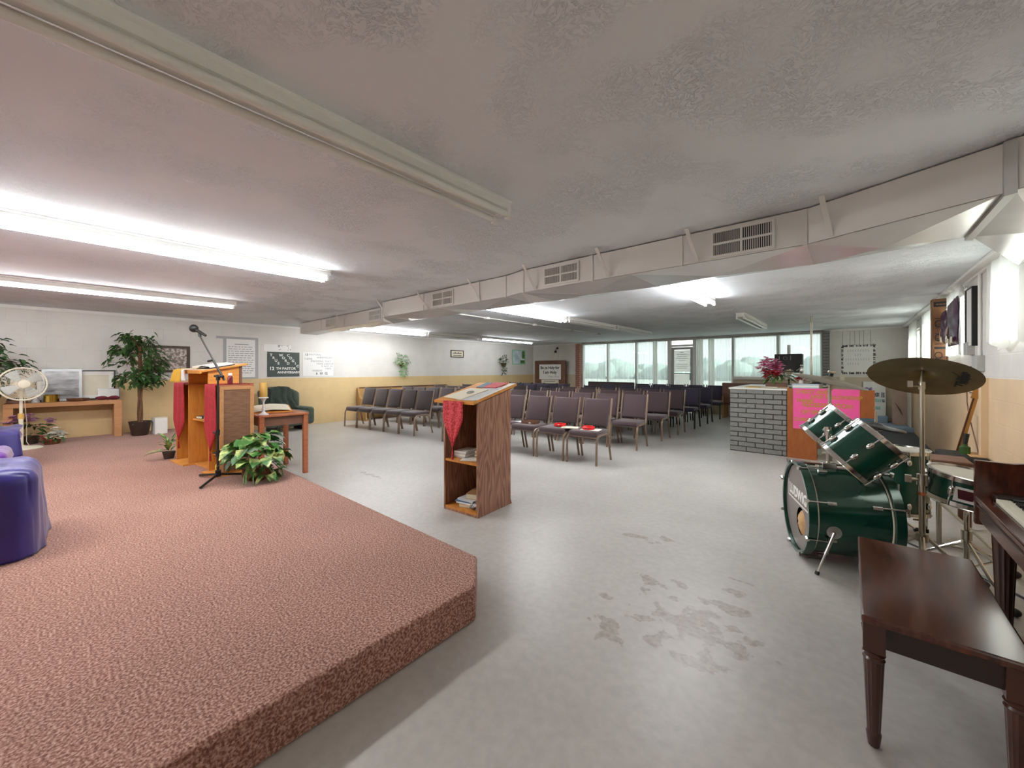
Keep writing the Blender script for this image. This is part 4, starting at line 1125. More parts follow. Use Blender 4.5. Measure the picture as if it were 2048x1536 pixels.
# ------------------------------------------------------------------ flower arrangements on the stage floor under the console
def blossoms(mb, c, n, r, rr, s=.03):
    for _ in range(n):
        p = Vector(c)+Vector((rr.gauss(0,r),rr.gauss(0,r),rr.gauss(0,r)))
        for k in range(5):
            a = k*2*PI/5+rr.random(); mb.leaf(p,(math.cos(a),math.sin(a),.4+rr.uniform(-.4,.4)),(0,0,1),s,s*.8,.1,.2)
t = thing('mauve_flower_basket', 'arrangement of mauve flowers under the console, behind the fan pole', 'flowers', (-9.80,-.36,ST)); rr = random.Random(8)
MB().lathe([(.07,0),(.10,.12),(.09,.12)],n=18).build('pot', M['pot_brown'], t, smooth=True)
mb = MB(); foliage_shell(mb,(0,0,.22),.14,.20,.18,60,.12,.045,rr,-.5); mb.build('foliage', M['leaf_dark'], t, smooth=True, ang=180)
mb = MB()
for c in ((.02,-.16,.42),(.0,-.05,.44),(.03,.20,.36),(.0,-.02,.38),(.04,-.19,.36)): blossoms(mb,c,14,.03,rr,.055)
mb.build('blossom', M['flower_mauve'], t, smooth=True, ang=180)
t = thing('lily_basket', 'low basket of white lilies and dark red blooms at the console foot', 'flowers', (-9.52,-.14,ST))
MB().lathe([(.08,0),(.10,.06),(.09,.06)],n=18).build('basket', M['wicker'], t, smooth=True)
mb = MB(); foliage_shell(mb,(0,0,.1),.13,.15,.09,40,.09,.035,rr,-.3); mb.build('foliage', M['leaf_dark'], t, smooth=True, ang=180)
mb = MB()
for c in ((.05,.05,.19),(.04,-.02,.15),(.06,.09,.13)): blossoms(mb,c,6,.024,rr,.075)
mb.build('lily', M['flower_white'], t, smooth=True, ang=180)
mb = MB()
for c in ((.05,-.08,.08),(.07,-.02,.06),(.05,-.12,.12)): blossoms(mb,c,7,.025,rr,.035)
mb.build('red_bloom', M['flower_red'], t, smooth=True, ang=180)

# ------------------------------------------------------------------ pedestal fan
t = thing('pedestal_fan', 'cream white pedestal fan standing on the stage before the console', 'fan', (-9.22,-.43,ST), R(12))
MB().lathe([(.21,0),(.215,.012),(.19,.028),(.05,.045),(.03,.06),(0,.06)],n=36).build('base', M['cream_plastic'], t, smooth=True)
MB().cyl((0,0,.05),(0,0,.52),.024,n=16).build('lower_pole', M['cream_plastic'], t, smooth=True)
MB().cyl((0,0,.47),(0,0,.80),.017,n=16).build('upper_pole', M['cream_plastic'], t, smooth=True)
MB().cyl((0,0,.45),(0,0,.53),.032,n=16).build('height_collar', M['wax'], t, smooth=True)
HC = Matrix.Translation((.10,0,.965)) @ Matrix.Rotation(R(3),4,'Z') @ Matrix.Rotation(R(90),4,'Y')   # local z forward
MB().cyl((0,0,.78),(0,0,.90),.026,n=14).build('neck', M['cream_plastic'], t, smooth=True)
MB().lathe([(.02,-.20),(.06,-.19),(.075,-.15),(.075,-.06),(.05,-.03)],n=24,M=HC).build('motor_housing', M['cream_plastic'], t, smooth=True)
mb = MB()
FR = .235
mb.torus(FR,.011,n=48,M=HC)
for r_ in (.075,.12,.165,.205): mb.torus(r_,.0022,n=40,m=5,M=HC @ Matrix.Translation((0,0,.045*(1-(r_/FR)**2))))
for i in range(60):
    a = 2*PI*i/60; c, s = math.cos(a), math.sin(a)
    pts = [HC @ Vector((r_*c, r_*s, .045*(1-(r_/FR)**2)+.002)) for r_ in (.06,.13,.19,FR)]
    mb.tube(pts,.0015,n=4,cap=False)
    pts = [HC @ Vector((r_*c, r_*s, -.09+.09*(r_/FR)**2)) for r_ in (.06,.13,.19,FR)]
    mb.tube(pts,.0015,n=4,cap=False)
mb.build('guard', M['cream_plastic'], t, smooth=True)
MB().lathe([(.062,.04),(.06,.055),(.03,.064),(0,.066)],n=24,M=HC).build('badge_disc', M['cream_plastic'], t, smooth=True)
mb = MB()
for k in range(4):
    def bl(u, v, k=k):
        a = k*PI/2+.2+ .9*v*(1-.2*u); r_ = .05+.16*u
        return HC @ Vector((r_*math.cos(a), r_*math.sin(a), -.035+.03*v))
    mb.grid(bl, 6, 6)
mb.build('blade', mat('blade_plastic','#c0c6c4',.3), t, smooth=True, ang=180, solid=.002)
MB().tube([(-.02,.03,.86),(-.06,.05,.6),(-.04,.06,.4),(-.05,.06,.1),(-.1,.1,.02)],.004,n=6).build('cord', M['cream_plastic'], t, smooth=True)

# ------------------------------------------------------------------ purple draped pulpit chairs
from mathutils import noise
def drape(mb, x0,x1,y0,y1,z0,z1, r=.06, amp=.012, n=26, seed=0, fold=14):
    """a cloth cover pulled over a block: rounded, with sagging vertical folds"""
    cx, cy, cz = (x0+x1)/2,(y0+y1)/2,(z0+z1)/2; hx,hy,hz = (x1-x0)/2,(y1-y0)/2,(z1-z0)/2
    bm = bmesh.new(); bmesh.ops.create_cube(bm, size=2); bmesh.ops.subdivide_edges(bm, edges=bm.edges[:], cuts=n, use_grid_fill=True)
    vs = []
    for v in bm.verts:
        p = Vector((v.co.x*hx, v.co.y*hy, v.co.z*hz))
        q = Vector((max(-hx+r,min(hx-r,p.x)), max(-hy+r,min(hy-r,p.y)), min(hz-r,p.z)))
        d = p-q
        if d.length > 1e-6: p = q+d.normalized()*min(d.length,r) if d.z > -1e-6 else p
        f = .5-.5*v.co.z
        k = noise.noise(Vector((p.x*5+seed, p.y*5, p.z*2.2)))+.6*noise.noise(Vector((p.x*fold+seed, p.y*fold, p.z*3)))
        nrm = Vector((p.x/hx if abs(v.co.x) > .99 else 0, p.y/hy if abs(v.co.y) > .99 else 0, .7 if v.co.z > .99 else 0))
        p += nrm*amp*k*(1+.6*f)
        if abs(v.co.x) > .99 or abs(v.co.y) > .99: p += Vector((nrm.x,nrm.y,0))*(.03*f)
        if v.co.z < -.99: p.z = -hz+.004
        vs.append(p+Vector((cx,cy,cz)))
    bm.verts.index_update()
    fs = [tuple(v.index for v in f.verts) for f in bm.faces]; bm.free()
    return mb.add(vs, fs)
t = thing('draped_pulpit_chair', 'pulpit chair under a shiny purple satin cover, nearest the camera', 'chair', (-4.2,-.12,ST))
drape(MB(), -.34,.34,-.75,0,0,.55,.09,.02,30,1).build('satin_cover', M['satin_purple'], t, smooth=True, ang=180)
drape(MB(), -.33,.33,-.98,-.74,0,1.0,.09,.02,20,6).build('covered_back', M['satin_purple'], t, smooth=True, ang=180)
t = thing('pulpit_stool', 'low stool with bright violet satin cushion between the covered chairs', 'stool', (-6.75,-.62,ST))
drape(MB(), -.30,.30,-.22,.22,.24,.345,.05,.008,18,3).build('cushion', M['satin_violet'], t, smooth=True, ang=180)
for sx in (-1,1):
    for sy in (-1,1): MB().cyl((sx*.24,sy*.17,0),(sx*.24,sy*.17,.25),.022,.028,n=12).build('leg', M['dark_wood'], t, smooth=True)
t = thing('carved_throne_chair', 'dark wood chair with turned legs, violet seat and blue purple drape', 'chair', (-7.8,-.72,ST))
for sx in (-1,1):
    for sy in (-1,1):
        MB().lathe([(.02,0),(.035,.02),(.022,.06),(.03,.10),(.018,.15),(.034,.19),(.02,.21),(.03,.24)],n=16,M=Matrix.Translation((sx*.31,sy*.28,0))).box(sx*.31-.035,sx*.31+.035,sy*.28-.035,sy*.28+.035,.24,.34).build('leg', M['dark_wood'], t, smooth=True, ang=35)
MB().box(-.30,.30,-.30,.30,.26,.33).build('seat_rail', M['frame_brown'], t)
drape(MB(), -.34,.34,-.33,.33,.335,.41,.03,.008,18,4).build('seat_cushion', M['satin_violet'], t, smooth=True, ang=180)
MB().box(-.33,.33,-.36,-.31,.33,1.05).build('backrest', M['dark_wood'], t, bevel=.02)
mb = MB()
def dr(u, v):
    y = -.3+.66*u
    if v < .55: return (-.36+.72*v/.55, y, .425+.03*noise.noise(Vector((u*6,v*8,1)))+.025)
    f = (v-.55)/.45
    return (.36+.05*f+.02*math.sin(u*15+1)*f, y+.03*f, .445-.28*f-.06*math.sin(u*3)*f)
mb.grid(dr, 26, 26); mb.build('drape', M['satin_purple'], t, smooth=True, ang=180, solid=.004)

# ------------------------------------------------------------------ things on the left wall
def framed_wall(name, label, cat, y0,y1,z0,z1, fmat, inner, fw=.035, mount=None, mw=0):
    t = thing(name, label, cat, (XL+.001,(y0+y1)/2,(z0+z1)/2)); w=(y1-y0)/2; h=(z1-z0)/2
    MB().box(0,.025,-w,-w+fw,-h,h).box(0,.025,w-fw,w,-h,h).box(0,.025,-w+fw,w-fw,-h,-h+fw).box(0,.025,-w+fw,w-fw,h-fw,h).build('frame', fmat, t)
    if mount: MB().box(0,.012,-w+fw,w-fw,-h+fw,h-fw).build('mount', mount, t)
    k = fw+mw
    MB().box(0,.014,-w+k,w-k,-h+k,h-k).build('picture', inner, t)
    return t
framed_wall('group_photograph','brown framed old group photograph on the wall above the ficus','picture',1.04,1.67,1.31,1.84,M['frame_dark'],M['crowd'],.05)
# handwritten text sheet taped to the wall
t = thing('covenant_poster', 'large white text sheet edged with grey tape on the left wall', 'poster', (XL+.001,2.56,1.63))
MB().box(0,.004,-.28,.28,-.43,.42).build('sheet', M['paper'], t)
MB().box(.004,.006,-.33,-.27,-.46,.45).box(.004,.006,.27,.33,-.46,.45).box(.004,.0062,-.45,.33,.41,.46).box(.004,.0062,-.33,.33,-.47,-.43).build('tape_border', M['tape_grey'], t)
mb = MB(); rr = random.Random(4)
mb.box(.004,.0048,-.12,.14,.29,.305)
for i in range(13):
    z = .24-i*.048; y = -.24
    while y < .2:
        w_ = rr.uniform(.03,.09); mb.box(.004,.0048,y,min(y+w_,.24),z-.007,z+.007); y += w_+.018
mb.build('lettering', M['ink_grey'], t)
def wall_sheet(name, label, y0,y1,z0,z1, mt, cat='poster', off=0):
    t = thing(name, label, cat, (XL+.001+off,(y0+y1)/2,(z0+z1)/2)); w=(y1-y0)/2; h=(z1-z0)/2
    MB().box(0,.005,-w,w,-h,h).build('sheet', mt, t)
    return t
t = wall_sheet('paper_banner','torn strip of white paper taped above the dark sign',3.0,3.58,1.80,1.96,M['paper'])
mb = MB(); rr = random.Random(9)
for i in range(16): y = rr.choice([rr.uniform(.0,.1),rr.uniform(.18,.27)]); z = rr.uniform(-.07,.06); mb.box(.005,.0056,y,y+.02,z,z+.02)
mb.box(.005,.0056,0,.26,.06,.066); mb.build('drawing', M['ink_grey'], t)
t = wall_sheet('anniversary_sign','dark green sign with white letters, 12th pastor anniversary',3.07,3.77,1.20,1.785,M['chalkboard'],'sign')
mb = MB()
F = lambda y, z: frameL(y, z, .0055)
for wd, yy in (('TRUE',-.27),('WORD',-.06),('COGIC',.10)):
    for i, ch in enumerate(wd): mb.text(ch,.082,F(yy+i*.052,.215-i*.064),.002,bold=.0025)
mb.text('12',.105,F(-.255,-.10),.002,bold=.004).text('TH PASTOR',.082,F(.05,-.10),.002,bold=.0022).text('ANNIVERSARY',.076,F(.11,-.19),.002,bold=.0022)
mb.build('lettering', M['paper'], t)
t = wall_sheet('theme_poster','white poster with faint letters beside the dark green sign',3.85,4.60,1.21,1.80,mat('poster_white','#efeeec',.8))
mb = MB(); mg = MB()
mb.text('13',.08,F(-.29,.235),.002,bold=.001)
mb.text('6  10  12',.08,F(.08,-.235),.002,bold=.002)
for s, y, z in (('PASTORAL',-.08,.24),('ANNIVERSARY',.16,.17),('THEME',-.25,.13),('KNOWING THAT',.06,.075),('YOUR LABOUR',.16,.01),('IS NOT IN',.21,-.05),('VAIN',.24,-.11),('HEBREW',-.03,-.165)):
    mg.text(s,.066,F(y,z),.002,xs=.95)
mb.build('lettering', M['ink'], t); mg.build('faint_lettering', M['ink_grey'], t)
t = framed_wall('framed_motto','small framed motto with lettering on the left wall, between the two hanging plants','picture',8.55,9.13,1.79,2.04,M['frame_dark'],M['paper_cream'],.03)
mb = MB()
[mb.box(.0145,.0158,-.2+.05*i,-.165+.05*i,.0,.028+.014*(i%3)) for i in range(8)]; mb.box(.0145,.0158,-.2,.2,-.07,-.05); mb.build('lettering', M['ink'], t)
t = framed_wall('landscape_print','mint edged landscape print on the left wall near the corner','picture',11.72,12.55,1.58,2.18,M['mint'],mat('print_sky','#dfe6ea',.6,col2='#9db6c4',vscale=3,contrast=(.4,.75)),.04)
mb = MB().box(.014,.017,.2,.37,-.05,.2).box(.014,.017,.1,.37,-.25,-.12); mb.ball((.016,.28,.12),.004,.1,.14,n=10,m=6,jit=.2); mb.build('painted_trees', M['leaf_mid'], t)
def wall_plant(y, z, s, label, m1, seed, trail=.35):
    t = thing('hanging_wall_plant', label, 'plant', (XL,y,z), 0, 'hanging plants on the left wall'); rr = random.Random(seed)
    MB().lathe([(.02,-.10),(.07,-.02),(.08,.04),(.07,.04)],n=14,M=Matrix.Translation((.085,0,-.06))).build('wall_basket', M['wicker'], t, smooth=True)
    mb = MB(); foliage_shell(mb,(.12,0,.06),.10,.22*s,.16*s,80,.085,.045,rr,-.8,.4)
    for k in range(4):
        yy = rr.uniform(-.1,.14)
        for q in range(12):
            f = q/12; mb.leaf((.10+rr.uniform(-.03,.05), yy+rr.uniform(-.05,.05), -.05-trail*f*rr.uniform(.7,1.2)),(rr.uniform(.2,1),rr.uniform(-1,1),-.3),(0,0,1),.07,.04,.2,.4)
    for q in range(14): mb.leaf((.1,rr.uniform(-.16,.16)*s,.17+rr.uniform(0,.1)),(rr.uniform(-.2,.6),rr.uniform(-1,1),.6),(0,0,1),.07,.035,.2,.2)
    mb.build('foliage', m1, t, smooth=True, ang=180)
wall_plant(6.60,1.58,1.15,'bright green hanging plant on the left wall above the pew',M['leaf_bright'],2)
wall_plant(11.1,1.65,1.1,'dark ivy hanging on the left wall beside the mint print',M['leaf_dark'],6,.4)
# scripture board in the far corner
t = thing('scripture_board', 'brown framed board reading a verse about being holy, in the far corner', 'sign', (-9.18,12.92,0))
MB().box(-.74,.74,-.02,.03,.0,1.73).build('board', M['frame_brown'], t)
MB().box(-.76,-.60,-.045,-.02,0,1.74).box(.60,.76,-.045,-.02,0,1.74).box(-.60,.60,-.045,-.02,1.60,1.74).build('frame', M['frame_brown'], t, bevel=.006)
MB().box(-.53,.53,-.034,-.02,.98,1.585).build('sign_sheet', M['paper'], t)
MB().box(-.42,.42,-.034,-.02,.82,.965).build('lower_strip', M['paper_cream'], t)
mb = MB()
G = lambda x, z: frameB(x, z, -.0345)
mb.text('Be ye Holy for',.165,G(0,1.45),.003,bold=.004,xs=.95).text('I am Holy',.165,G(0,1.265),.003,bold=.004)
mb.build('lettering', M['ink'], t)
MB().text('1 Peter 1:15-16',.085,G(.17,1.09),.003).build('citation', M['ink_grey'], t)
mb = MB().box(-.3,.26,-.036,-.034,.88,.91); mb.build('small_lettering', M['ink_grey'], t)
# dark wall light near the corner
t = thing('wall_lamp', 'small dark wall lamp high on the back wall above the board', 'lamp', (-8.95,YB,2.14))
MB().cyl((0,-.02,.1),(0,0,.1),.045,n=14).tube([(0,-.02,.1),(0,-.10,.08),(0,-.14,0)],.01,n=8).build('bracket', M['dark_steel'], t, smooth=True)
MB().lathe([(.04,0),(.055,-.07),(.02,-.09)],n=14,M=Matrix.Translation((0,-.14,.0))).build('lamp_shade', M['dark_steel'], t, smooth=True)
trim(MB().box(-8.93,-8.91,YB-.012,YB,1.3,2.2), M['white_paint'])
# ------------------------------------------------------------------ brick counter
t = thing('brick_counter', 'grey brick faced counter with pale top in front of the windows', 'counter', (-1.54,7.42,0))
mb = MB(); rr = random.Random(2); z = .012; k = 0; bh = .068; g = .012
while z < 1.03:
    x = -.12*(k%2); h = min(bh, 1.035-z)
    while x < .79:
        a = max(0,x); b = min(.79,x+.235)
        if b-a > .02: mb.box(a,b,0,.05,z,z+h)
        x += .235+g
    z += bh+g; k += 1
mb.build('brick_face', M['brick_grey'], t, bevel=.004, seg=1)
box(0,.80,.012,1.85,0,1.035).build('counter_core', M['mortar_dark'], t)
MB().box(-.02,1.22,-.015,1.9,1.036,1.066).build('counter_top', M['counter_top'], t, bevel=.006)
mb = MB(); mb.add([],[])
A = Matrix(((1,0,0,0),(0,0,1,0),(0,1,0,0),(0,0,0,1)))
mb.prism([(.80,0),(1.16,0),(1.16,.68),(1.80,.68),(1.80,1.075),(.80,1.075)],-.02,.004,A)
mb.build('wood_panel', M['panel_orange'], t, fixn=True)
box(.80,1.16,.006,1.85,0,1.035).build('cabinet_core', M['panel_orange'], t)
# pink poster on the panel
t = thing('pink_poster', 'bright pink poster with gold letters taped to the orange counter panel', 'poster', (-.28,7.398,.77))
MB().box(-.385,.385,-.003,.0,-.31,.31).build('sheet', M['pink'], t)
mb = MB(); G = lambda x, z: frameB(x, z, -.0035)
for s, x, z, sz in (('CHRIST AND',-.15,.255,.075),('AND FELLOWSHIP',.12,.185,.075),('THEME',-.24,.12,.075),('REDEDICATION',.02,.06,.085),('OF SPIRIT',-.13,-.05,.08),('CHRISTIAN UNITY',-.08,-.17,.075)):
    mb.text(s, sz, G(x,z), .002, bold=.003, xs=.95)
mb.build('lettering', M['gold_letter'], t)
CT = 1.067
# flowers and clutter on the counter
t = thing('pink_flower_arrangement', 'bunch of pink and red flowers in a wooden planter on the counter', 'flowers', (-.97,8.15,CT)); rr = random.Random(12)
MB().box(-.15,.15,-.08,.08,.0,.07).build('planter', M['frame_brown'], t, bevel=.006)
mb = MB(); foliage_shell(mb,(.02,0,.15),.22,.14,.14,70,.11,.05,rr,-.4); mb.build('foliage', M['leaf_mid'], t, smooth=True, ang=180)
mb = MB()
for _ in range(22): blossoms(mb,(rr.uniform(-.22,.10),rr.uniform(-.1,.1),rr.uniform(.26,.48)-abs(rr.gauss(0,.03))),9,.032,rr,.06)
mb.build('pink_bloom', M['flower_pink'], t, smooth=True, ang=180)
mb = MB()
for _ in range(9): blossoms(mb,(rr.uniform(-.16,.10),-.12+rr.uniform(-.02,.06),rr.uniform(.16,.30)),8,.028,rr,.055)
mb.build('red_bloom', M['flower_red'], t, smooth=True, ang=180)
mb = MB()
for _ in range(5): blossoms(mb,(rr.uniform(.06,.24),-.08,rr.uniform(.08,.32)),6,.024,rr,.05)
mb.build('cream_bloom', M['paper_cream'], t, smooth=True, ang=180)
for i in range(3):
    tag(MB().box(-.14,.14,-.1,.1,0,.012).build('church_book', M[['paper_cream','towel_yellow','book_tan'][i]], loc=([-1.05,-1.2,-.86][i],[7.75,7.72,7.8][i],CT+.001), rz=[.1,.4,-.2][i]), ['cream booklet on the counter below the flower planter','yellow folder at the counter corner by the flowers','tan booklet on the counter, right below the planter'][i], 'booklet')
t = thing('glass_vase', 'red flower in a small glass vase on the counter beside the planter', 'vase', (-.62,8.1,CT))
MB().lathe([(.03,0),(.04,.02),(.03,.09),(.035,.12)],n=16,cap=False).build('vase_body', M['crystal'], t, smooth=True)
mb = MB(); blossoms(mb,(0,0,.15),14,.03,rr,.05); mb.build('blossom', M['flower_red'], t, smooth=True, ang=180)
t = thing('blue_white_carton', 'pale blue and white carton lying on the counter behind the pink poster', 'box', (-.52,7.75,CT))
MB().box(-.19,.16,-.12,.12,0,.07,Matrix.Rotation(.15,4,'Z')).build('carton_body', mat('pale_blue','#b9c6d6',.6), t, bevel=.004)
MB().box(-.19,.16,-.122,-.12,.02,.05,Matrix.Rotation(.15,4,'Z')).build('label_band', M['paper'], t)
t = thing('trophy_figure', 'small silver figure trophy standing on the counter before the loudspeaker', 'trophy', (-.64,8.45,CT))
MB().lathe([(.05,0),(.045,.03),(.02,.05),(.012,.12),(.03,.16),(.01,.2)],n=14).ball((0,0,.28),.028,.02,.07).ball((0,0,.37),.022).tube([(-.02,0,.32),(-.07,0,.28)],.01,n=6).build('figure', M['chrome'], t, smooth=True)
t = thing('dark_bottle_row', 'dark folded cloth heap on the counter beside the steel post', 'cloth', (-.42,8.0,CT))
MB().ball((0,0,.05),.09,.07,.05,jit=.15).build('cloth', M['black'], t, smooth=True)
t = thing('steel_post', 'thin steel post rising from behind the counter to the ceiling', 'post', (-.57,9.58,0))
MB().cyl((0,0,0),(0,0,CZ),.018,n=12).build('pole', M['brushed'], t, smooth=True)
MB().cyl((0,0,2.2),(0,0,2.3),.026,n=12).build('coupling', M['brushed'], t, smooth=True)
# loudspeaker on its stand
t = thing('loudspeaker', 'black loudspeaker in front of the last sheer curtain, behind the flowers', 'speaker', (-.99,10.2,1.30))
MB().box(-.24,.24,-.16,.16,0,.40).build('cabinet', M['amp_black'], t, bevel=.012)
MB().cyl((.0,-.165,.15),(0,-.158,.15),.11,n=24).build('grille', M['black'], t, smooth=True)
MB().box(-.16,-.15,-.165,-.16,.27,.36).box(.04,.05,-.165,-.16,.27,.36).torus(.035,.004,n=20,M=Matrix.Translation((-.05,-.162,.31))@Matrix.Rotation(R(90),4,'X')).build('emblem', M['silver'], t)
t = thing('speaker_stand', 'black tripod stand carrying the loudspeaker behind the counter', 'stand', (-.99,10.2,0))
MB().cyl((0,0,.1),(0,0,1.30),.018,n=12).build('pole', M['black'], t, smooth=True)
for a in (0,2.1,4.2): MB().tube([(0,0,.55),(.4*math.cos(a),.4*math.sin(a),.012)],.012,n=8).build('leg', M['black'], t, smooth=True)
MB().cyl((0,0,1.705),(0,0,1.90),.03,n=10).build('top_tube', M['metal_box'], t, smooth=True)

# ------------------------------------------------------------------ far right corner
MAT = MB().box(.40,XR,8.7,11.95,0,.012).build('carpet_runner', M['carpet_dark']); tag(MAT,'dark grey carpet laid along the block wall behind the drums','carpet')
t = MB().box(.0,XR,11.96,YB,0,.105).build('carpeted_platform', M['carpet_blue'], bevel=.01); tag(t,'low platform with pale blue carpet in the far corner','platform')
t = MB().box(.0,.68,12.75,YB,.106,.255).build('platform_step', M['carpet_blue'], bevel=.008); tag(t,'raised pale blue step under the photo display board','step')
t = thing('photo_display_board', 'white display board with purple toned snapshots in the far corner', 'display board', (.45,12.95,.257))
Mt = Matrix.Rotation(R(-7),4,'X')
MB().box(-.20,.20,-.01,.01,0,.82,Mt).build('board', M['paper'], t)
pos = [(-.12,.64,.16,.07,'photo_purple'),(-.12,.54,.14,.06,'photo_purple'),(.04,.5,.1,.1,'photo_dark'),(.15,.5,.06,.12,'photo_dark'),(.06,.36,.12,.08,'photo_teal'),(.16,.36,.05,.08,'photo_dark'),(-.1,.28,.12,.1,'photo_purple'),(-.1,.14,.13,.09,'photo_purple'),(.06,.18,.09,.08,'photo_teal')]
for x,z,w_,h_,m_ in pos: MB().box(x-w_/2,x+w_/2,-.014,-.0105,z-h_/2,z+h_/2,Mt).build('photograph', M[m_], t)
t = thing('brown_easel_card', 'tall brown display card with fold out strut standing on blue carpet', 'card', (.88,12.5,.107))
Mt = Matrix.Rotation(R(-5),4,'X')
MB().box(-.145,.145,-.006,.006,0,.80,Mt).build('card_panel', M['cardboard_pale'], t)
mb = MB(); mb.add([Mt@Vector(p) for p in ((-.10,-.008,.50),(.03,-.008,.2),(-.02,-.05,.36))],[(0,1,2),(2,1,0)]); mb.build('strut', M['cardboard'], t, solid=.004)
MB().box(-.12,-.04,-.0075,-.006,.72,.73,Mt).box(-.12,-.08,-.0075,-.006,.68,.69,Mt).build('lettering', M['ink_grey'], t)
mb = MB()
mb.grid(lambda u,v: (XR-.03-.02*(1+math.sin(u*40)), 11.98+.9*u, 1.0-.88*v), 40, 4)
tag(mb.build('hanging_white_cloth', M['curtain_white'], smooth=True, ang=180), 'white cloth hanging on the block wall beside the brown card', 'curtain')
# bordered sign on the back wall with strings
t = thing('bordered_wall_sign', 'white sign with black patterned border on the back wall, hung on strings', 'sign', (.155,YB,1.63))
MB().box(-.315,.315,-.008,0,-.36,.36).build('sheet', M['paper'], t)
mb = MB(); rr = random.Random(17)
for i in range(24):
    x = -.305+i*.0262
    for z in (-.345,.345): 
        if i%5 != 4: mb.box(x,x+rr.uniform(.012,.026),-.0095,-.008,z-.028,z+.028*rr.uniform(.4,1))
for i in range(26):
    z = -.34+i*.0262
    for x in (-.30,.30):
        if i%4 != 3: mb.box(x-.024,x+.024*rr.uniform(.3,1),-.0095,-.008,z,z+rr.uniform(.012,.026))
mb.build('border_pattern', M['ink'], t)
mb = MB()
for x0_,x1_,z in ((-.2,.2,.22),(-.06,.05,.11),(-.24,.23,0),(-.2,.02,-.11)):
    x = x0_
    while x < x1_: mb.box(x,x+.012,-.009,-.008,z-.03,z+.03).box(x,x+.026,-.009,-.008,z+(.01 if int(x*100)%2 else -.03),z+(.018 if int(x*100)%2 else -.022)); x += .048
mb.build('lettering', M['paper_grey'], t)
mb = MB()
for x in (-.295,-.155,-.065,.025,.105,.225): mb.cyl((x,-.006,.36),(x,-.006,CZ-1.63-.06),.004,n=6)
mb.build('string', M['tape_grey'], t)
t = thing('wall_switch_plate', 'pale cover plate on the back wall below the bordered sign', 'switch', (-.15,YB,1.16))
MB().box(-.05,.05,-.01,0,-.07,.07).build('plate', M['cream_plastic'], t, bevel=.003)
MB().box(-.012,.012,-.018,-.01,-.02,.02).build('toggle', M['paper'], t)

# ------------------------------------------------------------------ things on the drum side wall
def wall_conduit(label, pts, bx):
    t = thing('wall_conduit', label, 'conduit', (XR,0,0))
    MB().tube(pts,.013,n=8).build('pipe', M['fixture_white'], t, smooth=True)
    y0,y1,z0,z1 = bx
    MB().box(-.06,0,y0,y1,z0,z1).build('junction_box', M['metal_box'], t, bevel=.004)
    return t
a = wall_conduit('white conduit dropping to a grey box beside the piano window', [(-.018,6.27,CZ-.05),(-.018,6.27,1.51)], (6.16,6.36,1.35,1.51))
MB().tube([(-.03,6.36,1.40),(-.05,6.43,1.39),(-.05,6.52,1.37)],.014,n=8).build('plug', M['black'], a, smooth=True)
wall_conduit('white conduit with an offset bend dropping to the small outlet box', [(-.05,6.98,CZ-.03),(-.05,6.85,CZ-.14),(-.04,6.76,CZ-.2),(-.04,6.74,1.67)], (6.60,6.76,1.53,1.67))
t = thing('white_wall_panel', 'narrow white panel with black edge on the wall beside the conduits', 'panel', (XR,6.54,1.94))
MB().box(-.045,-.002,-.14,.15,-.31,.31).build('panel', M['white_paint'], t)
MB().box(-.055,-.001,-.165,-.14,-.32,.32).box(-.055,-.001,.15,.165,-.32,.32).box(-.055,-.001,-.14,.15,.31,.32).build('edge_frame', M['black'], t)
def bag(name, label, y0, y1, z0, z1, x, tilt):
    t = thing(name, label, 'bag', (x,(y0+y1)/2,(z0+z1)/2)); w=(y1-y0)/2; h=(z1-z0)/2
    mb = MB()
    def fb(u, v, s):
        yy = -w+2*w*u; e = math.sin(PI*min(1,max(0,u)))**.5*math.sin(PI*min(1,max(0,v)))**.4
        top = h*(1+tilt*(u-.5)) if v > .5 else h
        return (s*(.004+.035*e*(1+.5*noise.noise(Vector((u*4,v*5,s))))), yy*(1-.06*math.sin(v*7)), -h+ (h+top)*v)
    mb.grid(lambda u,v: fb(u,v,-1), 14, 20); mb.grid(lambda u,v: fb(1-u,v,1), 14, 20)
    mb.build('bag_body', M['bag_purple'], t, smooth=True, ang=180)
    mb = MB()
    for (a_,b_,c_,d_) in ((-.8,-.2,-.92,-.66),(-.1,.7,-.9,-.70),(.2,.75,-.72,-.55)):
        mb.grid(lambda u,v,a_=a_,b_=b_,c_=c_,d_=d_: (-.041-.004*math.sin(u*5), w*(a_+(b_-a_)*u), h*(c_+(d_-c_)*v)+.04*h*math.sin(u*6)), 8, 3)
    mb.build('pale_print', M['paper_cream'], t, smooth=True, ang=180, solid=.002)
    mb = MB(); mb.grid(lambda u,v: (-.043-.003*math.sin(v*5), w*(.05+.5*u), h*(-.5+.35*v)+.05*h*math.sin(u*5)), 6, 4)
    mb.build('orange_print', M['cardboard_pale'], t, smooth=True, ang=180, solid=.002)
    MB().tube([(0,0,h*1.0),(.015,0,h*1.15),(.02,0,h*1.2)],.003,n=5).build('hook', M['silver'], t)
    return t
bag('hanging_bag','shiny dark purple plastic bag hanging on the wall, the nearer one',6.92,7.55,1.66,2.22,.965,-.18)
bag('hanging_bag','shiny dark purple plastic bag hanging against the cardboard carton',7.60,7.78,1.72,2.15,.955,0)
t = thing('tall_carton', 'tall narrow brown cardboard carton with black print up on the wall ledge', 'box', (.925,7.88,1.44))
MB().box(-.075,.075,-.08,.08,0,.89).build('carton_body', M['cardboard'], t, bevel=.003)
mb = MB(); G = lambda x, z: frameB(x, z, -.0805)
mb.box(-.062,.074,-.0812,-.08,.78,.85)
for z0,z1 in ((.65,.62),(.44,.41),(.30,.27)): mb.box(-.05,.05,-.0812,-.08,z1,z1+.008)
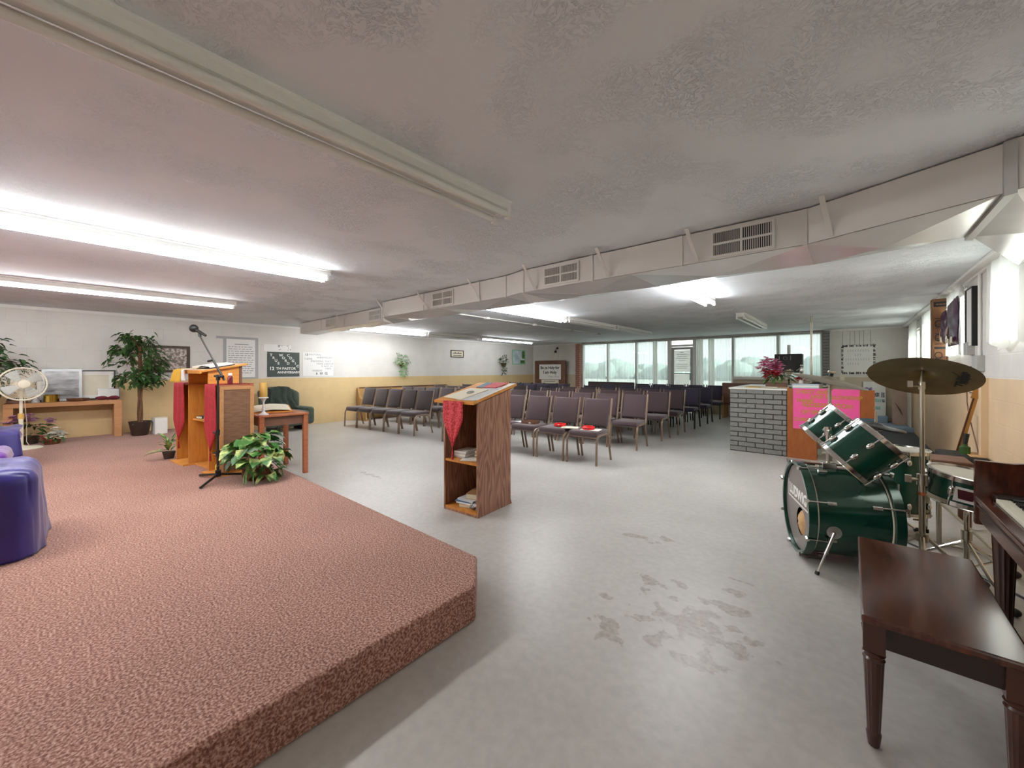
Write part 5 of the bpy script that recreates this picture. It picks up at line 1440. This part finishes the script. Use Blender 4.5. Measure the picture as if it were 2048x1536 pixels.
mb.box(-.055,.06,-.0812,-.08,.205,.235)
mb.box(-.062,.062,-.0812,-.08,.04,.046).box(-.062,-.056,-.0812,-.08,.046,.20).box(.056,.062,-.0812,-.08,.046,.20)
for i,zz in enumerate((.55,.36,.12)):
    mb.torus(.03,.004,n=18,m=5,M=Matrix.Translation((-.015,-.0805,zz))@Matrix.Rotation(R(90),4,'X'),sx=1.1,sy=1.4)
[mb.box(-.045,.02+.01*(i%3),-.0812,-.08,z_,z_+.006) for i,z_ in enumerate((.53,.51,.49,.345,.325,.09,.075))]
mb.build('printing', M['ink'], t)
MB().box(-.04,-.015,-.0822,-.0812,.805,.822).box(-.01,.02,-.0822,-.0812,.805,.822).box(.025,.05,-.0822,-.0812,.805,.822).build('pale_lettering', M['cardboard'], t)
trim(MB().box(.83,XR,7.77,7.99,1.405,1.439), M['white_paint'])
# amplifier, bass guitar, stool box
t = thing('guitar_amplifier', 'black speaker cabinet against the block wall behind the snare drum', 'amplifier', (.87,6.08,0))
MB().box(-.16,.155,-.22,.25,0,.49).build('cabinet', M['amp_black'], t, bevel=.012)
MB().box(-.13,.125,-.225,-.22,.05,.42).build('grille_cloth', M['black'], t)
MB().box(.04,.14,-.15,.18,.4915,.497).build('paper_scrap', M['burlap_tan'], t)
t = thing('green_flashlight', 'dark green lamp bottle standing on the black speaker cabinet', 'bottle', (.90,6.13,.4905))
MB().lathe([(.035,0),(.04,.01),(.04,.07),(.02,.085),(.022,.10)],n=16).build('bottle_body', M['leaf_dark'], t, smooth=True)
MB().cyl((0,0,.10),(.012,.0,.21),.018,.022,n=12).build('neck', M['black'], t, smooth=True)
t = thing('bass_guitar', 'bass guitar with pale wooden neck leaning on the block wall', 'guitar', (0,0,0))
p0 = Vector((.90,6.50,.42)); p1 = Vector((1.0,6.33,1.06)); d = (p1-p0).normalized()
sd = d.cross(Vector((0,1,0))).normalized(); nn = sd.cross(d)
mb = MB(); a_ = p0; b_ = p1
def bar(mb, p, q, w, th, w2=None):
    w2 = w2 or w; d = (q-p).normalized(); sd = d.cross(Vector((0,1,0))).normalized(); nn = sd.cross(d)
    vs = [p-sd*w-nn*th,p+sd*w-nn*th,p+sd*w+nn*th,p-sd*w+nn*th,q-sd*w2-nn*th,q+sd*w2-nn*th,q+sd*w2+nn*th,q-sd*w2+nn*th]
    mb.add(vs,[(3,2,1,0),(4,5,6,7),(0,1,5,4),(1,2,6,5),(2,3,7,6),(3,0,4,7)])
bar(mb,p0,p1,.022,.012,.019); mb.build('neck', M['guitar_neck'], t, fixn=True)
mb = MB(); bar(mb,p1,p1+d*.13+sd*.01,.032,.008,.02); mb.build('headstock', M['guitar_neck'], t, fixn=True)
mb = MB(); bar(mb,p0+Vector((-.014,-.013,0)),p1+Vector((-.012,-.013,0)),.008,.002,.007); mb.build('fingerboard', M['dark_wood'], t, fixn=True)
mb = MB()
for k in range(4):
    q = p1+d*(.03+.026*k)
    for s in ((1,) if k%2 else (-1,)): mb.cyl(q+sd*s*.03,q+sd*s*.05,.007,n=8)
mb.build('tuning_peg', M['silver'], t)
Mg = Matrix(((sd.x,d.x,nn.x,p0.x),(sd.y,d.y,nn.y,p0.y),(sd.z,d.z,nn.z,p0.z),(0,0,0,1)))
mb = MB(); out = []
for i in range(36):
    a = 2*PI*i/36; r_ = .13+.03*math.cos(2*a)-.015*math.cos(a); out.append((r_*math.cos(a)*.8, -.17+r_*1.45*math.sin(a)))
mb.prism(out,-.02,.02,Mg); mb.build('guitar_body', M['mahogany'], t, fixn=True, bevel=.006)
t = thing('hanging_cable', 'dark cable hanging down the block wall beside the guitar neck', 'cable', (0,0,0))
MB().tube([(.98,6.22,1.36),(.985,6.62,1.15),(.985,6.60,1.0),(.985,6.50,.85),(1.0,6.30,.60),(1.005,6.22,.5)],.006,n=6).build('cord', M['frame_brown'], t, smooth=True)
t = thing('padded_stool_box', 'brown and cream padded stool standing behind the floor tom', 'stool', (.62,5.2,0))
MB().box(-.20,.17,-.17,.17,.50,.57).build('cushion', M['frame_brown'], t, bevel=.012)
MB().box(-.19,.16,-.16,.16,.43,.498).build('frame_band', M['burlap_tan'], t)
for sx in (-.17,.14):
    for sy in (-.14,.14): MB().box(sx-.018,sx+.018,sy-.018,sy+.018,0,.43).build('leg', M['dark_wood'], t)
# ------------------------------------------------------------------ drum kit
E_ = Vector((.945,.325,0)).normalized(); UP = Vector((0,0,1)); N_ = Vector((E_.y,-E_.x,0))
def cols(x, y, z, p): return Matrix(((x.x,y.x,z.x,p.x),(x.y,y.y,z.y,p.y),(x.z,y.z,z.z,p.z),(0,0,0,1)))
G_, CH = M['drum_green'], M['chrome']
bass = thing('bass_drum', 'large green bass drum lying on its side with lettered front head', 'drum')
BD = cols(UP, N_, E_, Vector((-.317,3.62,.337))); bass.matrix_world = BD
RS, RH_, LD = .305, .335, .51
MB().lathe([(RS,.035),(RS,LD-.035)],n=56,cap=False).build('shell', G_, bass, smooth=True)
for z0, nm in ((0,'front_hoop'),(LD-.05,'rear_hoop')):
    o = MB().lathe([(RS+.006,z0),(RH_,z0),(RH_,z0+.05),(RS+.006,z0+.05),(RS+.006,z0)],n=56,cap=False).build(nm, G_, bass, smooth=True)
for z0 in (.055,LD-.06):
    MB().lathe([(RS+.004,z0),(RS+.010,z0+.002),(RS+.010,z0+.008),(RS+.004,z0+.01)],n=56,cap=False).build('head_rim', M['cream_plastic'], bass, smooth=True)
# front head with port hole
mb = MB(); hx, hy, hr = -.09, .075, .10; n_ = 64
ring = [(RS*math.cos(2*PI*i/n_), RS*math.sin(2*PI*i/n_), .022) for i in range(n_)]
hole = [(hx+hr*math.cos(2*PI*i/n_), hy+hr*math.sin(2*PI*i/n_), .022) for i in range(n_)]
mb.add(ring+hole, [(i,n_+i,n_+(i+1)%n_,(i+1)%n_) for i in range(n_)])
fh = mb.build('front_head', M['drum_head_grey'], bass, solid=.002)
TF = cols(Vector((0,1,0)),Vector((1,0,0)),Vector((0,0,-1)),Vector((.0,.0,0)))
mb = MB(); mb.text('LUDWIG',.105,TF @ Matrix.Translation((.0,.085,-.020)),.002,bold=.004,xs=1.0)
mb.add([TF @ Vector(p) for p in ((-.24,.02,-.0195),(.25,.02,-.0195),(.25,.033,-.0195),(-.24,.033,-.0195))],[(0,1,2,3)])
mb.add([TF @ Vector(p) for p in ((-.24,.033,-.0195),(-.228,.033,-.0195),(-.228,.15,-.0195),(-.24,.15,-.0195))],[(0,1,2,3)])
mb.build('lettering', M['paper'], bass)
MB().cyl((0,0,LD-.03),(0,0,LD-.028),RS,n=48).build('rear_head', M['drum_head'], bass)
MB().ball((hx-.015,hy-.005,.07),.105,.08,.06,n=16,m=10,jit=.12).build('pillow', M['burlap_tan'], bass, smooth=True)
for k in range(8):
    a = 2*PI*k/8+.39; c, s = math.cos(a), math.sin(a)
    for z0, z1, zc in ((-.012,.135,.0),(LD+.012,LD-.135,LD)):
        mb = MB(); p = Vector((c*(RH_+.006), s*(RH_+.006), 0))
        mb.cyl(p+Vector((0,0,z0)),p+Vector((0,0,z1)),.0045,n=8)
        q = Vector((c*(RS+.018), s*(RS+.018), z1)); mb.cyl(q+Vector((0,0,-.025)),q+Vector((0,0,.025)),.012,n=8)
        mb.cyl(Vector((c*(RH_-.01),s*(RH_-.01),zc-(.006 if zc == 0 else -.006))),Vector((c*(RH_+.016),s*(RH_+.016),zc-(.006 if zc == 0 else -.006))),.012,n=8)
        mb.build('tension_claw', CH, bass, smooth=True)
# folding spur
mb = MB(); a0 = Vector((-.06,RS+.005,.14)); a1 = Vector((-.335,.375,.03))
MB().cyl((-.06,RS-.01,.14),(-.06,RS+.022,.14),.042,n=20).build('spur_bracket', CH, bass, smooth=True)
MB().tube([a0+Vector((0,.02,0)),a0.lerp(a1,.5)+Vector((0,.01,0))],.011,n=10).tube([a0.lerp(a1,.5)+Vector((0,.01,0)),a1],.007,n=8).build('spur', CH, bass, smooth=True)
MB().cyl(a1+Vector((.02,-.004,.006)),a1,.013,n=10).build('rubber_foot', M['black'], bass, smooth=True)
# rails on top and tom post
MB().cyl((RS+.022,-.0,.02),(RS+.022,-.0,.44),.007,n=8).build('mount_rail', M['frame_brown'], bass, smooth=True)
MB().box(RS-.005,RS+.04,-.035,.035,.16,.25).build('post_bracket', CH, bass, bevel=.006)
MB().cyl((RS+.03,0,.205),(RS+.30,0,.205),.0125,n=12).cyl((RS+.24,0,.205),(RS+.30,0,.205),.022,n=12).cyl((RS+.27,-.06,.205),(RS+.27,.06,.205),.014,n=10).build('tom_post', CH, bass, smooth=True)

def lugged_drum(name, label, Mw, rad, dep, nl=6, head=True, cat='drum'):
    """drum with local z as its axis, centre at origin"""
    t = thing(name, label, cat); t.matrix_world = Mw
    MB().lathe([(rad,-dep/2+.012),(rad,dep/2-.012)],n=44,cap=False).build('shell', G_, t, smooth=True)
    for s in (-1,1):
        z = s*dep/2
        MB().lathe([(rad+.002,z-s*.018),(rad+.009,z-s*.018),(rad+.009,z+s*.008),(rad+.014,z+s*.012),(rad-.002,z+s*.014),(rad-.004,z-s*.0)],n=44,cap=False).build('hoop', CH, t, smooth=True)
        MB().cyl((0,0,z-.001),(0,0,z+.001),rad-.002,n=40).build('batter_head' if s > 0 else 'bottom_head', M['drum_head'], t)
    for k in range(nl):
        a = 2*PI*k/nl+.3; c, s_ = math.cos(a), math.sin(a)
        for s in (-1,1):
            mb = MB(); p = Vector((c*(rad+.016),s_*(rad+.016),0))
            mb.cyl(p+Vector((0,0,s*(dep/2+.012))),p+Vector((0,0,s*(dep/2-.07))),.004,n=6)
            mb.ball(Vector((c*(rad+.008),s_*(rad+.008),s*(dep/2-.075))),.016,.016,.028,n=10,m=6)
            mb.build('lug', CH, t, smooth=True)
    return t
EH = Vector((.99,.15,0)).normalized()
ax = (UP*math.cos(R(45))+EH*math.sin(R(45))).normalized(); ay = Vector((-EH.y,EH.x,0)); axx = ay.cross(ax)
lugged_drum('rack_tom','nearer green rack tom tilted steeply over the bass drum',cols(axx,ay,ax,Vector((.06,3.50,.815))),.168,.26)
lugged_drum('rack_tom','smaller green rack tom behind the other one, above the bass drum front',cols(axx,ay,ax,Vector((-.10,3.92,.89))),.152,.25)
ft = lugged_drum('floor_tom','upright green floor tom between bass drum and block wall',Matrix.Translation((.30,4.62,.44)),.19,.50,8)
for k in range(3):
    a = 2*PI*k/3+.5; c, s = math.cos(a)*.21, math.sin(a)*.21
    MB().cyl((c,s,-.43),(c,s,.0),.007,n=8).build('leg', CH, ft, smooth=True)
    MB().cyl((c,s,-.438),(c,s,-.41),.013,n=10).build('rubber_foot', M['black'], ft, smooth=True)
sn_m = Matrix.Translation((.565,3.80,.605)) @ Matrix.Rotation(R(8),4,'Y') @ Matrix.Rotation(R(4),4,'X')
sn = lugged_drum('snare_drum','shallow green snare drum with red badge, partly behind the piano',sn_m,.178,.165,8)
# badge faces the camera
bdir = Vector((-.14,-1,0)).normalized(); bs = Vector((bdir.y*-1,bdir.x,0))
for nm, w_, h_, off, mm in (('badge_plate',.05,.05,.181,'paper'),('badge',.04,.032,.1825,'badge_red')):
    mb = MB(); cx = bdir*off+Vector((.0,0,-.004))
    k = .75 if nm == 'badge' else 1
    side = Vector((-bdir.y,bdir.x,0))
    pts = [cx-side*w_*k-UP*h_, cx+side*w_*k-UP*h_, cx+side*w_+UP*h_*.8, cx-side*w_+UP*h_*.8]
    mb.add(pts+[p-bdir*.003 for p in pts],[(0,1,2,3),(7,6,5,4),(0,4,5,1),(1,5,6,2),(2,6,7,3),(3,7,4,0)])
    mb.build(nm, M[mm], sn)
mb = MB().box(-.205,-.178,-.03,.03,-.06,.06); mb.build('strainer', CH, sn, bevel=.006)

def tripod(t, h, r_, col, rot=0, thick=.011, foot=True, legs=3, z0=0):
    for k in range(legs):
        a = rot+2*PI*k/legs; c, s = math.cos(a), math.sin(a)
        MB().tube([(c*.02,s*.02,h),(c*r_*.55,s*r_*.55,h*.45),(c*r_,s*r_,.02)],thick,n=8).build('leg', CH, t, smooth=True)
        MB().tube([(c*.02,s*.02,h*.35),(c*r_*.55,s*r_*.55,h*.45)],thick*.7,n=6).build('leg_brace', CH, t, smooth=True)
        if foot: MB().ball((c*r_,s*r_,.022),.028,.028,.022,n=10,m=6).build('rubber_foot', M['black'], t, smooth=True)
sst = thing('snare_stand', 'chrome snare stand with black rubber feet beside the piano leg', 'stand', (.565,3.80,0))
MB().cyl((0,0,.06),(0,0,.47),.014,n=12).cyl((0,0,.27),(0,0,.33),.025,n=12).build('tube', M['brushed'], sst, smooth=True)
tripod(sst,.25,.38,CH,rot=-1.25+PI/3*0,thick=.010)
for k in range(3):
    a = 2*PI*k/3+.4; c, s = math.cos(a), math.sin(a)
    MB().tube([(0,0,.46),(c*.17,s*.17,.478)],.009,n=8).build('basket_arm', CH, sst, smooth=True)
def cymbal(name, label, c, N, rad, mt, stand_label, zbase=0, tri=True, txt=None, view=None):
    N = N.normalized(); xx = N.orthogonal().normalized(); yy = N.cross(xx)
    Mw = cols(xx,yy,N,Vector(c))
    t = thing(name, label, 'cymbal'); t.matrix_world = Mw
    prof = [(rad,-.022),(rad*.75,-.011),(rad*.5,-.004),(rad*.25,.0),(rad*.2,.006),(rad*.13,.018),(rad*.05,.023),(.008,.024)]
    mb = MB(); mb.lathe(prof+[(r_,z-.0018) for r_, z in reversed(prof)],n=64,cap=False)
    mb.build('bronze_disc', mt, t, smooth=True, ang=60)
    MB().cyl((0,0,.022),(0,0,.05),.016,n=12).build('felt', M['black'], t, smooth=True)
    MB().box(-.035,.035,-.005,.005,.05,.068).cyl((0,0,.045),(0,0,.065),.009,n=8).build('wing_nut', M['brushed'], t, bevel=.003)
    st = thing('cymbal_stand', stand_label, 'stand', (c[0],c[1],0))
    dz = c[2]+.04*N.z
    tip = Vector((0,0,c[2]))+N*.04; low = Vector((0,0,c[2]))-N*.06
    MB().tube([low+Vector((0,0,-.02)),low,tip],.007,n=8).build('tilter', M['brushed'], st, smooth=True)
    MB().cyl((-.0,0,c[2]-.10),(0,0,c[2]-.05),.018,n=12).cyl((0,0,c[2]-.075),(-.05,-.03,c[2]-.075),.008,n=8).box(-.07,-.045,-.05,-.01,c[2]-.085,c[2]-.045).build('tilt_clamp', M['brushed'], st, smooth=True, ang=40)
    MB().tube([(0,0,.62),(0,0,c[2]-.06)],.0125,n=12).build('upper_tube', M['brushed'], st, smooth=True)
    MB().tube([(0,0,.08),(0,0,.66)],.0165,n=12).build('lower_tube', M['brushed'], st, smooth=True)
    MB().cyl((0,0,.62),(0,0,.69),.026,n=14).cyl((0,0,.655),(-.06,-.03,.655),.010,n=8).box(-.08,-.05,-.04,-.015,.635,.68).build('height_clamp', M['brushed'], st, smooth=True, ang=40)
    MB().cyl((0,0,.555),(0,0,.575),.0175,n=14).build('orange_tape', M['orange_band'], st, smooth=True)
    MB().cyl((0,0,.26),(0,0,.31),.03,n=14).build('leg_collar', M['brushed'], st, smooth=True)
    tripod(st,.29,.32,CH,rot=.5,thick=.012)
    return t, Mw, N
c1 = (.35,3.616,1.335); v1 = Vector((.096,.995,0)); r1 = Vector((.995,-.096,0))
t, Mw, N1 = cymbal('cymbal','large dark bronze cymbal with script lettering, seen from below',c1,UP*math.cos(R(27))+v1*math.sin(R(27))+r1*.09,.262,M['cymbal'],'chrome cymbal stand beside the block wall, under the lettered cymbal')
# lettering on the underside
tx = (-v1 - N1*(-v1).dot(N1)).normalized(); nz = -N1; ty = nz.cross(tx).normalized()
TW = cols(tx,ty,nz,Vector(c1)+ (-ty)*.175 - N1*.0135 + tx*-.01)
mb = MB(); mb.text('Zildjian',.072,Mw.inverted() @ TW,.002,bold=.002,xs=1.0)
mb.add([Mw.inverted() @ TW @ Vector(p) for p in ((-.05,-.035,.001),(.10,.05,.001),(.10,.056,.001),(-.05,-.031,.001))],[(0,1,2,3)])
mb.build('lettering', M['ink'], t)
v2 = Vector((-.03,1,0)).normalized(); r2 = Vector((1,.03,0)).normalized()
cymbal('cymbal','pale bronze cymbal tilted down over the rack toms, seen edge on',(-.13,4.257,1.285),UP*.96-v2*.055+r2*.25,.262,M['cymbal_pale'],'cymbal stand behind the bass drum in front of the pink poster')
# hi-hat behind the toms
t = thing('hi_hat', 'dark pair of hi-hat cymbals showing behind the nearer rack tom', 'cymbal', (.17,4.62,0))
Mh = Matrix.Translation((0,0,.855)) @ Matrix.Rotation(R(10),4,'Y')
for k in range(2):
    prof = [(.19,-.012),(.1,-.002),(.05,.004),(.03,.018),(.008,.02)]
    Mk = Mh @ Matrix.Translation((0,0,.03*k)) @ (Matrix.Scale(-1,4,(0,0,1)) if k == 0 else Matrix.Identity(4))
    MB().lathe(prof,n=40,M=Mk,cap=False).build('hat_disc', M['dark_steel'], t, smooth=True, ang=60, solid=.0015)
MB().cyl((0,0,.05),(0,0,1.0),.009,n=10).build('tube', M['brushed'], t, smooth=True)
tripod(t,.25,.26,CH,rot=.2)
# bass pedal
t = thing('bass_pedal', 'black bass drum foot pedal behind the bass drum', 'pedal'); t.matrix_world = cols(E_,-N_,UP,Vector((-.317,3.62,0))+E_*.58)
MB().box(.02,.30,-.04,.04,.015,.03,).build('footboard', M['dark_steel'], t, bevel=.004)
MB().box(-.03,.0,-.06,-.045,.0,.22).box(-.03,.0,.045,.06,.0,.22).box(-.03,.0,-.045,.045,.20,.22).box(-.03,.30,-.02,.02,0,.013).build('pedal_frame', CH, t)
MB().tube([(-.015,0,.21),(-.0,0,.36)],.006,n=8).ball((-.005,0,.37),.028).build('beater', M['cream_plastic'], t, smooth=True)
t = thing('floor_cable', 'black cable looping over the floor behind the drum stands', 'cable')
MB().tube([(.2,4.5,.007),(.42,4.25,.007),(.5,4.15,.007),(.62,3.98,.007),(.8,3.7,.007),(.92,3.5,.007)],.007,n=6).build('cord', M['black'], t, smooth=True)
t = thing('leaning_rack_stand', 'folded chrome stand with crossbar lying behind the snare drum', 'stand', (.52,4.45,0))
MB().tube([(-.25,.05,.02),(.0,0,.02),(.35,-.1,.02)],.01,n=8).build('crossbar', M['brushed'], t, smooth=True)
MB().tube([(0,0,.02),(0,0,.36)],.016,n=10).build('post', M['brushed'], t, smooth=True)
MB().tube([(0,0,.34),(.30,-.35,.05)],.01,n=8).build('strut', M['brushed'], t, smooth=True)

# ------------------------------------------------------------------ piano bench and piano
def fluted(mb, x, y, z0, z1, r0, r1, nf=14):
    n = nf*4; vs = []; K = 8
    for k in range(K+1):
        f = k/K; z = z0+(z1-z0)*f; r_ = r0+(r1-r0)*f
        for i in range(n):
            a = 2*PI*i/n; d = r_*(1-.07*(.5-.5*math.cos(a*nf)))
            vs.append((x+d*math.cos(a), y+d*math.sin(a), z))
    fs = [(k*n+i,k*n+(i+1)%n,(k+1)*n+(i+1)%n,(k+1)*n+i) for k in range(K) for i in range(n)]
    fs += [tuple(range(n-1,-1,-1)), tuple(range(K*n,K*n+n))]
    return mb.add(vs, fs)
t = thing('piano_bench', 'glossy mahogany piano bench with fluted legs, close to the camera', 'bench', (.228,2.315,0))
MB().box(-.198,.198,-.44,.44,.455,.482).build('bench_top', M['mahogany'], t, bevel=.007, seg=2)
MB().box(-.165,.165,-.41,-.388,.37,.455).box(-.165,.165,.388,.41,.37,.455).box(-.172,-.15,-.388,.388,.37,.455).box(.15,.172,-.388,.388,.37,.455).build('apron', M['mahogany_dark'], t)
for sx in (-1,1):
    for sy in (-1,1):
        x, y = sx*.163, sy*.395
        mb = MB().box(x-.03,x+.03,y-.03,y+.03,.35,.455)
        mb.lathe([(.026,0),(.032,.008),(.027,.016),(.033,.026),(.026,.034)],n=20,M=Matrix.Translation((x,y,.312)))
        fluted(mb,x,y,.06,.315,.019,.029)
        mb.lathe([(.012,0),(.017,.006),(.022,.05),(.017,.062)],n=16,M=Matrix.Translation((x,y,0)))
        mb.build('leg', M['mahogany_leg'], t, smooth=True, ang=30)
pn = thing('upright_piano', 'dark mahogany upright piano with fluted legs against the block wall', 'piano', (0,0,0))
A2 = Matrix(((1,0,0,0),(0,0,1,0),(0,1,0,0),(0,0,0,1)))
def cheek(y0, y1):
    pr = [(.505,.535),(1.0,.535),(1.0,1.0),(.86,.995),(.80,.975),(.76,.945),(.72,.905),(.68,.882),(.64,.874),(.505,.876)]
    mb = MB(); mb.prism(pr,y0,y1,A2); return mb.build('end_panel', M['mahogany'], pn, fixn=True, bevel=.004)
cheek(3.20,3.235); cheek(1.72,1.755)
MB().box(.515,1.0,1.755,3.20,.565,.66).build('key_bed', M['mahogany'], pn, bevel=.004)
MB().box(.505,.56,1.755,3.20,.66,.685).build('key_slip', M['mahogany'], pn, bevel=.006)
MB().box(.51,.516,1.755,3.20,.635,.64).build('bead_line', M['mahogany_dark'], pn)
MB().box(.56,.735,3.13,3.20,.66,.72).build('key_block', M['mahogany_dark'], pn, bevel=.012)
MB().box(.705,.735,1.755,3.13,.66,.755).build('fallboard', M['mahogany_dark'], pn, bevel=.008)
MB().box(.80,.83,1.755,3.20,.66,1.0).build('upper_panel', M['mahogany'], pn)
MB().box(.735,.80,1.755,3.20,.66,.70).build('name_board', M['mahogany_dark'], pn)
MB().box(.795,1.025,1.70,3.26,1.0,1.03).build('lid', M['mahogany'], pn, bevel=.006)
MB().box(.80,1.02,1.72,3.235,.03,.535).build('lower_case', M['mahogany_dark'], pn)
for y in (3.09,1.87):
    mb = MB(); fluted(mb,.585,y,.05,.535,.026,.044,14); mb.lathe([(.03,0),(.034,.05)],n=16,M=Matrix.Translation((.585,y,0)))
    mb.lathe([(.045,0),(.048,.015),(.044,.03)],n=18,M=Matrix.Translation((.585,y,.535)))
    mb.build('leg', M['mahogany_leg'], pn, smooth=True, ang=30)
for dy in (-.12,0,.12):
    MB().box(.66,.80,2.48+dy-.02,2.48+dy+.02,.05,.062).build('pedal', M['brass'], pn, bevel=.005)
wk = bkk = None; i = 0; y = 3.125
while y > 1.77:
    if wk is None:
        wk = MB().box(.565,.70,-.0112,.0112,.668,.700).build('white_key', M['ivory'], pn, bevel=.0015, seg=1); o = wk
    else:
        o = wk.copy(); COL.objects.link(o); o.parent = pn
    o.location = (0,y,0)
    if i % 7 not in (2,6) and y-.0118 > 1.79:
        if bkk is None:
            bkk = MB().box(.61,.702,-.006,.006,.70,.714).build('black_key', M['black_gloss'], pn, bevel=.002, seg=1); b_ = bkk
        else:
            b_ = bkk.copy(); COL.objects.link(b_); b_.parent = pn
        b_.location = (0,y-.0118,0)
    y -= .0236; i += 1
